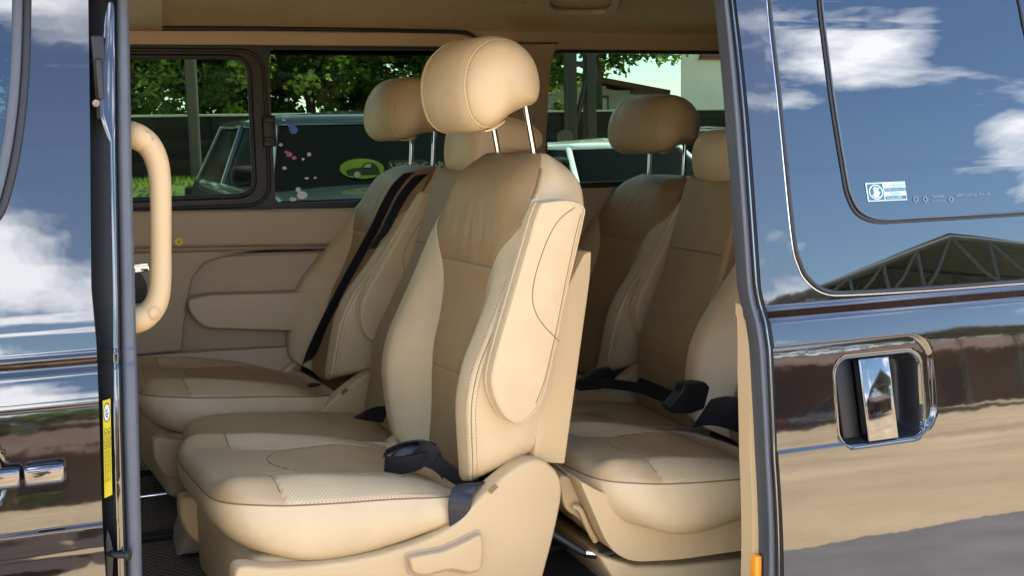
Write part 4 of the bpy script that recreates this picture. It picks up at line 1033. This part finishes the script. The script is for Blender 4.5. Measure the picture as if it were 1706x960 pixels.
buckle('belt_buckle', near3, [U(a, b, y=.60) for a, b in ((1135, 655), (1140, 640), (1175, 637), (1192, 655), (1180, 680), (1150, 690), (1120, 690), (1112, 680))], .04)
belt('belt_strap', near3, [([U(1168, 690, y=.48), U(1195, 685, y=.46), U(1225, 690, y=.44), U(1262, 705, y=.43)], [(.35, -.4, .85)])], .09)
#@@OUTSIDE
# ================================================================== OUTSIDE
# ---- trees
LG = [mat('leaf dark', (.016, .036, .008), .45, spec=.2), mat('leaf mid', (.06, .12, .02), .45, spec=.2), mat('leaf light', (.22, .32, .045), .45, spec=.2)]
for q in LG:
    t_ = q.node_tree; b_ = t_.nodes['Principled BSDF']; tr_ = t_.nodes.new('ShaderNodeBsdfTranslucent'); tr_.inputs[0].default_value = [c*1.3 for c in b_.inputs['Base Color'].default_value[:3]]+[1]
    mx_ = t_.nodes.new('ShaderNodeMixShader'); mx_.inputs[0].default_value = .3; t_.links.new(b_.outputs[0], mx_.inputs[1]); t_.links.new(tr_.outputs[0], mx_.inputs[2]); t_.links.new(mx_.outputs[0], t_.nodes['Material Output'].inputs[0])
BARK = mat('bark', (.045, .035, .025), .9, noise=.3, nscale=10, bump=.8, bscale=20, bdist=.02)
def tree_parts(seed, rad, hgt, n_cl, per, leaf, cc=.62, ch=.42):
    rg = random.Random(seed); tr = MB(); tips = []
    tr.tube([(0, 0, -.1), (rg.uniform(-.1, .1), 0, hgt*.3), (rg.uniform(-.3, .3), .1, hgt*.62)], lambda t: .17-.09*t, 8)
    for k in range(9):
        a = rg.uniform(0, 6.28); r_ = rad*rg.uniform(.45, .85); z0_ = hgt*rg.uniform(.28, .6)
        e = Vector((math.cos(a)*r_, math.sin(a)*r_, hgt*rg.uniform(.55, .92)))
        tr.tube([(0, 0, z0_), (e.x*.45, e.y*.45, z0_+(e.z-z0_)*.6), tuple(e)], lambda t: .07-.05*t, 6); tips.append(e)
    cr = MB()
    for c_ in range(n_cl):
        while True:
            p = Vector((rg.uniform(-1, 1), rg.uniform(-1, 1), rg.uniform(-1, 1)))
            if .25 < p.length < 1: break
        lump = 1+.22*math.sin(p.x*5+seed)*math.sin(p.y*4+seed*2)+.15*math.sin(p.z*6)
        p = Vector((p.x*rad*lump, p.y*rad*lump, hgt*cc+p.z*hgt*ch*lump)); mi = rg.choices((0, 1, 2), (4, 3, 3))[0]; cs = rg.uniform(.2, .5)*rad*.24
        for l_ in range(per):
            q = p+Vector((rg.gauss(0, 1), rg.gauss(0, 1), rg.gauss(0, .7)))*cs*.6
            d = Vector((rg.gauss(0, 1), rg.gauss(0, 1), rg.gauss(-.25, .6))).normalized(); sd_ = d.cross(Vector((rg.gauss(0, 1), rg.gauss(0, 1), rg.gauss(0, 1)))).normalized()
            ln_ = leaf*rg.uniform(.7, 1.3); n_ = d.cross(sd_)
            cr.add([q, q+d*ln_*.5+sd_*ln_*.27+n_*.02, q+d*ln_, q+d*ln_*.5-sd_*ln_*.27+n_*.02], [(0, 1, 2, 3)], mi if rg.random() < .8 else 1)
    return tr, cr
def tree(loc, seed, rad, hgt, label, n_cl=150, per=60, leaf=.2, group=None, cc=.62, ch=.42):
    t = empty('tree', loc, label, 'tree', group)
    for mb_, nm_, mt_ in zip(tree_parts(seed, rad, hgt, n_cl, per, leaf, cc, ch), ('trunk', 'crown'), (BARK, LG)):
        mb_.v = [(a+loc[0], b+loc[1], c+loc[2]) for a, b, c in mb_.v]
        mb_.build(nm_, mt_, t, smooth=nm_ == 'trunk')
    return t
def copy_tree(src, loc, rz, sc_, label):
    r = src.copy(); COL.objects.link(r); r.location = loc; r.rotation_euler.z = rz; r.scale = (sc_,)*3; r['label'] = label
    for ch in src.children:
        c = ch.copy(); COL.objects.link(c); c.parent = r; c.matrix_parent_inverse = ch.matrix_parent_inverse.copy()
    return r
TG = 'trees behind the boundary fence'
t1 = tree((1.5, 31, 0), 3, 3.6, 7.0, 'leafy tree behind the fence, seen through the first pane of the far sliding window', 300, 85, .20, TG)
copy_tree(t1, (6.2, 30.5, 0), 2.1, 1.08, 'dense tree behind the black van, left half of the second far pane')
copy_tree(t1, (11.0, 32, 0), 4.0, 1.1, 'dark tree behind the headrests, at the rear edge of the second far pane')
copy_tree(t1, (-4.0, 32, 0), 1.1, 1.0, 'tree behind the fence beyond the grab handle')
copy_tree(t1, (3.8, 35, 0), 5.3, 1.25, 'tall tree in the back row between the two nearest crowns')
copy_tree(t1, (9.0, 36, 0), .4, 1.25, 'tall tree in the back row above the black van')
t6 = tree((13.75, 27.5, 0), 11, 3.3, 8.2, 'overhanging tree whose dark foliage fills the top of the far rear window', 230, 70, .2, None, .70, .27)
# ---- fence of horizontal boards
fence = empty('fence', (10, 26, 0), 'long dark grey board fence beyond the parked cars', 'fence')
fm = [mat('fence board', (.014, .016, .014), .75, spec=.1, noise=.2, nscale=2), mat('fence board paler', (.018, .02, .017), .75, spec=.1, noise=.2, nscale=2)]
for k in range(8): rbox('board', -12, 46, 26+.02*(k % 2), 26.05+.02*(k % 2), .04+k*.25, .04+k*.25+.262, fm[k % 2], fence, bevel=.012, seg=2)
rbox('coping', -12, 46, 25.96, 26.1, 2.045, 2.10, mat('fence cap', (.3, .31, .29), .7), fence, bevel=.01)
for k in range(20): rbox('post', -12+k*3, -11.9+k*3, 25.93, 25.998, 0, 2.04, fm[0], fence, bevel=.01)
gb = MB(); rg = random.Random(4)
rows = [[(-14+i*.5, y_, z_*(1+.25*rg.random()) if 0 < z_ else 0) for i in range(124)] for y_, z_ in ((24.2, 0), (24.4, .35), (24.8, .5), (25.4, .52), (25.9, .5))]
gb.grid(rows).build('grass_bank', M['grassm'], kind='structure')
gr = MB()
for k in range(9000):
    x, y_ = rg.uniform(-8, 24), rg.uniform(24.4, 25.8); h_ = rg.uniform(.06, .2); a = rg.uniform(0, 3.14)
    gr.add([(x-.02*math.cos(a), y_-.02*math.sin(a), .5), (x+.02*math.cos(a), y_+.02*math.sin(a), .5), (x+rg.gauss(0, .05), y_+rg.gauss(0, .05), .55+h_)], [(0, 1, 2)], rg.choice((1, 2)))
gr = gr.build('grass', LG, smooth=False); gr['kind'] = 'stuff'; gr['label'] = 'strip of rough grass along the foot of the fence'; gr['category'] = 'grass'
pole = MB().tube([(2.55, 25.5, .3), (2.55, 25.5, 7)], .13, 12).build('utility_pole', mat('concrete pole', (.05, .048, .045), .9)); tag(pole, 'grey concrete pole in front of the fence and leafy tree', 'pole')
# ---- house with plank gable
HY = 33.0
house = empty('house', (18, HY, 0), 'cream weatherboard house with a red-brown gable roof behind the fence', 'house')
wl = mat('cream weatherboard', (.58, .55, .47), .8, noise=.12, nscale=2); rfm = mat('red-brown roof', (.16, .07, .05), .8, noise=.2, nscale=3)
pk, le, re_ = un(945, 128, y=HY), un(868, 152, y=HY), un(1094, 156, y=HY)
le = Vector((pk.x-(re_.x-pk.x)*.75, HY, pk.z+(re_.z-pk.z)*.9))
prism('wall', [(le.x+.4, HY+.05, 0), (re_.x-.4, HY+.05, 0), (re_.x-.4, HY+.05, re_.z-.1), (pk.x, HY+.05, pk.z-.08), (le.x+.4, HY+.05, le.z-.1)], (0, 7, 0), wl, house, bevel=0)
z = .2
while z < pk.z-.2:
    t0 = z+.13
    xa = le.x+.4 if t0 < le.z-.1 else pk.x-(pk.x-le.x)*(pk.z-.05-t0)/(pk.z-le.z); xb = re_.x-.4 if t0 < re_.z-.1 else pk.x+(re_.x-pk.x)*(pk.z-.05-t0)/(pk.z-re_.z)
    if xb-xa > .3: MB().box(xa, xb, HY+.005, HY+.048, z, z+.135).build('plank', wl, house, smooth=False)
    z += .15
for e in (le, re_):
    dx = e-pk; n_ = Vector((-dx.z, 0, dx.x)).normalized(); n_ = n_ if n_.z > 0 else -n_
    prism('roof', [pk+Vector((0, -.4, 0)), e+dx.normalized()*.3+Vector((0, -.4, 0)), e+dx.normalized()*.3+n_*.16+Vector((0, -.4, 0)), pk+n_*.16+Vector((0, -.4, 0))], (0, 8, 0), rfm, house, bevel=0)
da, db = un(987, 163, y=HY-.03), un(1011, 163, y=HY-.03)
dr = rbox('door', da.x, db.x, HY-.035, HY+.004, 0, da.z, mat('pale door', (.62, .6, .52), .7), house, bevel=.01); rbox('frame', da.x-.08, db.x+.08, HY-.02, HY+.003, 0, da.z+.08, mat('dark joint', (.12, .11, .09), .8), dr, bevel=.01)
rbox('shutter', un(893, 165, y=HY).x, un(905, 165, y=HY).x, HY-.03, HY, un(890, 176, y=HY).z, un(890, 164, y=HY).z, M['steel'], house, bevel=.01)
# ---- white building
WY = 30.0
wb = empty('building', (28, WY, 0), 'plain white rendered building with a red-brown window high up', 'building')
wx = un(1134, 150, y=WY).x
kx = (WY+13.9)/(WY+1.9)
prism('wall', [(wx, WY, 0), (wx+16, WY, 0), (wx*kx+22, WY+12, 0), (wx*kx+.3, WY+12, 0)], (0, 0, 9), mat('white render', (.70, .70, .66), .85, noise=.06, nscale=1.2), wb, bevel=.01)
prism('roof', [(wx-.2, WY-.2, 9.002), (wx+16.2, WY-.2, 9.002), (wx*kx+22, WY+12.2, 9.002), (wx*kx+.1, WY+12.2, 9.002)], (0, 0, .2), mat('roof slab', (.35, .34, .32), .9), wb, bevel=.01)
for px in (1166, 1330):
    a, b = un(px, 95, y=WY), un(px+58, 40, y=WY)
    wf_ = plate('window', [(a.x, WY-.10, a.z), (b.x, WY-.10, a.z), (b.x, WY-.10, b.z+.4), (a.x, WY-.10, b.z+.4)], [[(a.x+.12, WY-.10, a.z+.12), (a.x+.12, WY-.10, b.z+.28), (b.x-.12, WY-.10, b.z+.28), (b.x-.12, WY-.10, a.z+.12)]], (0, .098, 0), rfm, wb)
    MB().box(a.x+.1, b.x-.1, WY-.05, WY-.03, a.z+.1, b.z+.3).build('pane', M['black'], wf_)
    rbox('sill', a.x-.1, b.x+.1, WY-.16, WY-.10, a.z-.08, a.z, rfm, wf_, bevel=.01)
# ---- steel frame of two posts with rung and brace
SYY = 17.0
sf = empty('steel_frame', (9, SYY, 0), 'dark steel gantry of two posts with rung and diagonal brace before the house', 'steel frame')
pa, pb = un(946, 160, y=SYY).x, un(978, 160, y=SYY).x; wd = un(962, 160, y=SYY).x-pa
for x in (pa, pb): rbox('post', x, x+wd, SYY, SYY+wd, 0, 6.5, M['steel'], sf, bevel=.015)
zr = un(960, 106, y=SYY).z
for z in (zr, zr+1.2, zr-1.9): rbox('rung', pa+wd, pb, SYY+.03, SYY+.10, z-.05, z+.05, M['steel'], sf, bevel=.01)
MB().tube([(pb+.02, SYY+.06, zr-.25), (pa+wd-.02, SYY+.06, zr-1.1)], .05, 8).build('brace', M['steel'], sf)
c = un(942, 228, y=SYY-.1); fl = MB(); fl.tube([c+Vector((0, .08, 0)), c+Vector((0, -.05, 0))], .13, 14); fl.build('meter', mat('grey meter', (.06, .063, .06), .7, spec=.1), sf, sharp=40)
# ---- cars
TY = mat('tyre rubber', (.02, .02, .02), .85); RIM = mat('wheel rim', (.5, .5, .52), .3, metal=1)
CGL = mat('car glass', (.003, .0035, .0035), .15, ior=1.3, spec=.03); HL = mat('lamp lens', (.7, .7, .7), .1); TLm = mat('tail lamp', (.35, .01, .01), .2)
def car(loc, rz, col, label, Lc=4.4, Wc=1.72, H=1.46, belt_=.93, hood=1.15, boot=.55, a_rake=.75, c_rake=.35, nose=.78, boot_z=None):
    t = empty('parked_car', loc, label, 'car', 'cars parked behind the van' if loc[1] > 0 else 'cars parked across the yard')
    pm = mat('car paint', col, .12, ior=1.6, coat=.6)
    ob = []
    hw = Wc/2; boot_z = boot_z or belt_
    st_ = [(-Lc/2, .45, .62, .72), (-Lc/2+.06, .3, nose-.06, .86), (-Lc/2+.3, .22, nose, .96), (-Lc/2+hood, .2, belt_-.02, 1), (0, .2, belt_, 1), (Lc/2-boot, .2, boot_z, 1), (Lc/2-.12, .25, boot_z-.04, .94), (Lc/2, .42, boot_z-.12, .86)]
    rows = []
    for x, s_, tz, wq in st_:
        w_ = hw*wq; rows.append([(x, -w_*.9, s_), (x, -w_, s_+.12), (x, -w_-.0, (s_+tz)/2), (x, -w_*.985, tz-.10), (x, -w_*.93, tz-.02), (x, -w_*.6, tz), (x, 0, tz+.015), (x, w_*.6, tz), (x, w_*.93, tz-.02), (x, w_*.985, tz-.10), (x, w_, (s_+tz)/2), (x, w_, s_+.12), (x, w_*.9, s_)])
    mb = MB(); fine = []
    cols = [[Vector(r[i]) for r in rows] for i in range(13)]
    cs = [spline(c, 4) for c in cols]; rows = [[cs[i][j] for i in range(13)] for j in range(len(cs[0]))]
    mb.grid(rows, closed=True); mb.add(rows[0], [list(range(13))[::-1]]); mb.add(rows[-1], [list(range(13))])
    ob.append(mb.build('body', pm, None, sharp=50))
    x0, x3 = -Lc/2+hood, Lc/2-boot; x1, x2 = x0+a_rake, x3-c_rake; wb_, wt_ = hw*.95, hw*.76
    def ring_(f, grow=0):
        xa, xb = x0+(x1-x0)*f-grow, x3+(x2-x3)*f+grow; w_ = wb_+(wt_-wb_)*f+grow; z_ = belt_-.04+(H-.05-belt_+.04)*f
        return roundpoly([(xa, -w_, z_), (xb, -w_, z_), (xb, w_, z_), (xa, w_, z_)], .10, 3)
    mb = MB(); mb.grid([ring_(f) for f in (0, .5, 1)], closed=True); ob.append(mb.build('cabin', CGL, None, sharp=50))
    r1 = ring_(1, .012); zc = H
    mb = MB(); k = len(r1); cc = Vector(((x1+x2)/2, 0, zc))
    mb.grid([[Vector(p)+Vector((0, 0, -.012)) for p in r1], [Vector(p)+Vector((0, 0, .035)) for p in r1], [Vector(p).lerp(cc, .15)+Vector((0, 0, .05)) for p in r1], [Vector(p).lerp(cc, .5)+Vector((0, 0, .05)) for p in r1]], closed=True)
    mb.add([Vector(p).lerp(cc, .5)+Vector((0, 0, .05)) for p in r1]+[cc+Vector((0, 0, .055))], [(i, (i+1) % k, k) for i in range(k)]); ob.append(mb.build('roof', pm, None))
    for s_ in (-1, 1):
        for xa, xb in ((x0+.03, x1+.03), (x3-.03, x2-.03), ((x0+x3)/2+.12, (x1+x2)/2+.05)):
            ob.append(MB().tube([(xa, s_*(wb_-.01), belt_-.05), (xb, s_*(wt_-.005), H-.05)], .035, 8, flat=.7).build('pillar', pm, None))
        ob.append(rbox('mirror', x0-.06, x0+.06, s_*(hw+.08)-.07, s_*(hw+.08)+.07, belt_+.0, belt_+.12, M['matt_black'], None, bevel=.04))
        ob.append(rbox('headlight', -Lc/2+.02, -Lc/2+.16, s_*hw*.66-.16, s_*hw*.66+.16, nose-.2, nose-.06, HL, None, bevel=.03))
        ob.append(rbox('tail_light', Lc/2-.12, Lc/2-.0, s_*hw*.74-.1, s_*hw*.74+.1, boot_z-.3, boot_z-.1, TLm, None, bevel=.03))
        for x in (-Lc/2+.85, Lc/2-.85):
            y_ = s_*(hw-.10)
            wv = MB().tube([(x, y_-.10, .31), (x, y_+.10, .31)], .31, 24).build('wheel', TY, None, sharp=40)
            rm = MB().tube([(x, y_-.105, .31), (x, y_+.105, .31)], .20, 16).build('rim', RIM, None, sharp=40); rm.parent = wv; ob.append(wv)
    for o in ob:
        o.parent = t
    t.rotation_euler.z = rz
    return t
WH = (.6, .61, .61)
car((2.45, 10.6, 0), -.14, WH, 'white car with dark windows, its cab seen through the first far pane', H=1.40, hood=.9, a_rake=.30)
bv = car((1.82, 5.95, 0), math.pi/2+.03, (.03, .036, .04), 'black car facing the van with a green oval trade sign on its windscreen', Lc=4.7, Wc=1.8, H=1.64, belt_=1.23, hood=1.15, boot=.5, a_rake=.60, c_rake=.3, nose=1.10)
bvi = (Matrix.Translation((1.82, 5.95, 0)) @ Matrix.Rotation(math.pi/2+.03, 4, 'Z')).inverted()
def onvan(o): o.parent = bv; o.matrix_parent_inverse = bvi; return o
sgr = mat('sign green', (.035, .05, .005), .8, spec=.03); sgd = mat('sign dark', (.004, .006, .004), .8, spec=.03); sgl = mat('sign pale', (.06, .068, .04), .8, spec=.03)
def spp(px, py, o=0):
    y = 4.9
    for _ in range(8): p = un(px, py, y=y); y = 5.95-2.35+1.15+.60*(p.z-1.19)/(1.59-1.19)-.02-o
    return p
el = [spp(603+37*math.cos(t*math.pi/16), 281+17*math.sin(t*math.pi/16)) for t in range(32)]
sign_ = onvan(prism('trade_sign', el, (0, .012, 0), sgr, None, bevel=0))
sg2 = onvan(prism('sign_panel', roundpoly([spp(646, 267), spp(712, 266), spp(712, 284), spp(646, 286)], .03), (0, .012, 0), sgd, None, bevel=0))
mk = MB(); mk.add([spp(a, b, .006) for a, b in ((577, 284), (590, 280), (602, 279), (608, 271), (622, 271), (630, 278), (634, 290), (580, 291))], [list(range(8))])
ic = mk.build('car_icon', sgd, None, smooth=False); onvan(ic)
mk = MB(); mk.add([spp(595+5.5*math.cos(t*math.pi/8), 291+5.5*math.sin(t*math.pi/8), .012) for t in range(16)], [list(range(16))], 0); mk.add([spp(a, b, .012) for a, b in ((605, 279), (610, 273), (618, 273), (618, 279))], [(0, 1, 2, 3)], 0)
onvan(mk.build('icon_detail', sgl, None, smooth=False))
onvan(text('lettering', 'USED CAR', .075, spp(650, 276.5, .006), (1, 0, 0), Vector((0, .8, .6)), sgl, None))
car((5.6, 9.6, 0), 1.50, WH, 'white car facing the van beyond the far rear window', H=1.38, belt_=.95, hood=1.2, boot=.6)
car((7.75, 11.2, 0), 1.2, (.03, .03, .033), 'black car parked beside the white one, behind the rear headrests', H=1.5)
#@@BEHIND
# ================================================================== BEHIND THE PHOTOGRAPHER (seen mirrored in paint and glass)
CG = mat('grey roofing sheet', (.12, .17, .17), .6, noise=.1, nscale=1); RIB = mat('grey steel truss', (.12, .16, .155), .6)
can = empty('canopy', (23, -27, 0), 'open gable-roofed market canopy on steel trusses, mirrored in the side door glass', 'canopy')
def canopy_(o, cx, cy, ang, span, depth, eave, ridge):
    ax = Vector((math.cos(ang), math.sin(ang), 0)); ay = Vector((-math.sin(ang), math.cos(ang), 0)); C_ = Vector((cx, cy, 0))
    P = lambda u, v, z: C_+ax*u+ay*v+Vector((0, 0, z))
    for s_ in (-1, 1):
        n_ = 60; rows = []
        for v in [depth*i/n_ for i in range(n_+1)]:
            k = round(v/depth*n_); dz = .05*(k % 2)
            rows.append([P(s_*span*.5*q, v, ridge+(eave-ridge)*q+dz) for q in (0, .25, .5, .75, 1.06)])
        MB().grid(rows).build('roof', CG, o, smooth=False)
    for v in [0, depth*.33, depth*.66, depth]:
        t = MB(); b = eave-.1
        t.tube([P(-span/2, v, b), P(span/2, v, b)], .09, 6); t.tube([P(-span/2, v, b+.1), P(0, v, ridge-.15), P(span/2, v, b+.1)], .09, 6)
        nn_ = 6
        for s_ in (-1, 1):
            for i in range(nn_):
                u0 = s_*span/2*i/nn_; u1 = s_*span/2*(i+1)/nn_; zt_ = lambda u: ridge-.15+(b+.1-ridge+.15)*abs(u)/(span/2)
                t.tube([P(u0, v, zt_(u0)), P(u1, v, b)], .06, 6); t.tube([P(u1, v, b), P(u1, v, zt_(u1))], .06, 6)
        t.build('truss', RIB, o)
        for s_ in (-1, 1): MB().tube([P(s_*span/2, v, 0), P(s_*span/2, v, eave)], .12, 8).build('column', RIB, o)
canopy_(can, 23.7, -24.4, R(203), 12.5, 20, 4.3, 6.4)
DB = mat('brown timber wall', (.10, .07, .055), .85, noise=.25, nscale=1); DR = mat('rusty sheet roof', (.16, .10, .075), .8, noise=.3, nscale=.6)
for k, (x, y_, wd_, h_, lab) in enumerate(((8, -46, 26, 3.6, 'long brown timber shed straight across the yard'), (38, -44, 22, 3.8, 'brown timber shed beside the market canopy'), (-22, -44, 24, 3.4, 'brown timber shed on the nose side of the yard'), (66, -36, 24, 4.2, 'brown timber shed at the tail side of the yard'))):
    sh = empty('shed', (x, y_, 0), lab, 'shed', 'sheds along the yard')
    rbox('wall', x-wd_/2, x+wd_/2, y_-8, y_, 0, h_-.4, DB, sh, bevel=.02)
    prism('roof', [(x-wd_/2-.5, y_+.9, h_-.7), (x-wd_/2-.5, y_-4, h_+.7), (x-wd_/2-.5, y_-9, h_-.7), (x-wd_/2-.5, y_-9, h_-.6), (x-wd_/2-.5, y_-4, h_+.82), (x-wd_/2-.5, y_+.9, h_-.58)], (wd_+1, 0, 0), DR, sh, bevel=0)
    for q in range(int(wd_/5)):
        dx = x-wd_/2+2+q*5; rbox('door', dx, dx+1.8, y_+.003, y_+.06, 0, 2.3, M['steel'], sh, bevel=.01)
cr_ = car((20, -33, 0), .3, (.35, .02, .02), 'red car parked before the sheds across the yard', H=1.45)
car((27, -36, 0), .1, (.6, .6, .6), 'silver car parked before the sheds across the yard', H=1.45)
car((-6, -34, 0), .2, (.05, .05, .06), 'dark car parked before the sheds across the yard', H=1.45)
car((4, -37, 0), .0, (.55, .2, .08), 'orange car parked before the sheds across the yard', H=1.45)
for x, y_, rz, s_, lb in ((-2, -52, 1, 1.0, 'tree rising behind the middle brown shed'), (20, -53, 2, .8, 'low tree between the middle shed and the canopy shed'), (52, -50, 3, 1.0, 'tree behind the shed beside the canopy'), (-36, -48, 4, 1.1, 'tree at the nose end of the shed row')):
    copy_tree(t1, (x, y_, 0), rz, s_, lb)['group'] = 'trees behind the sheds'

added_tree = tree((-2.3, -13, -1.6), 23, 1.5, 4.2, 'small round tree added to imitate the photographer mirrored in the front door', 60, 50, .2)  # added tree; its dark crown stands in for the photographer's reflection
M['mirror_shade'] = mat('painted silhouette tone', (.05, .037, .027), .9, noise=.3, nscale=2)  # dark colour on the sand imitates the photographer's silhouette mirrored in the door
def silhouette_patch(cx, cy_, rx, ry, seed):
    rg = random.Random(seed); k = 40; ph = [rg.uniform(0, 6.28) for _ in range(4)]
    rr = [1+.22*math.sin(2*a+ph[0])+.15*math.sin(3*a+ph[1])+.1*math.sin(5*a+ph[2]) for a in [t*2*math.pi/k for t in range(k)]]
    MB().add([(cx+rx*r_*math.cos(t*2*math.pi/k), cy_+ry*r_*math.sin(t*2*math.pi/k), .004) for t, r_ in enumerate(rr)], [list(range(k))]).build('painted_silhouette', M['mirror_shade'], smooth=False, kind='structure')
silhouette_patch(-.75, -7.2, .55, 2.6, 1); silhouette_patch(-.05, -7.6, .25, 2.4, 2); silhouette_patch(-.5, -9.9, .8, .9, 3); silhouette_patch(-.55, -4.3, .33, .8, 5)
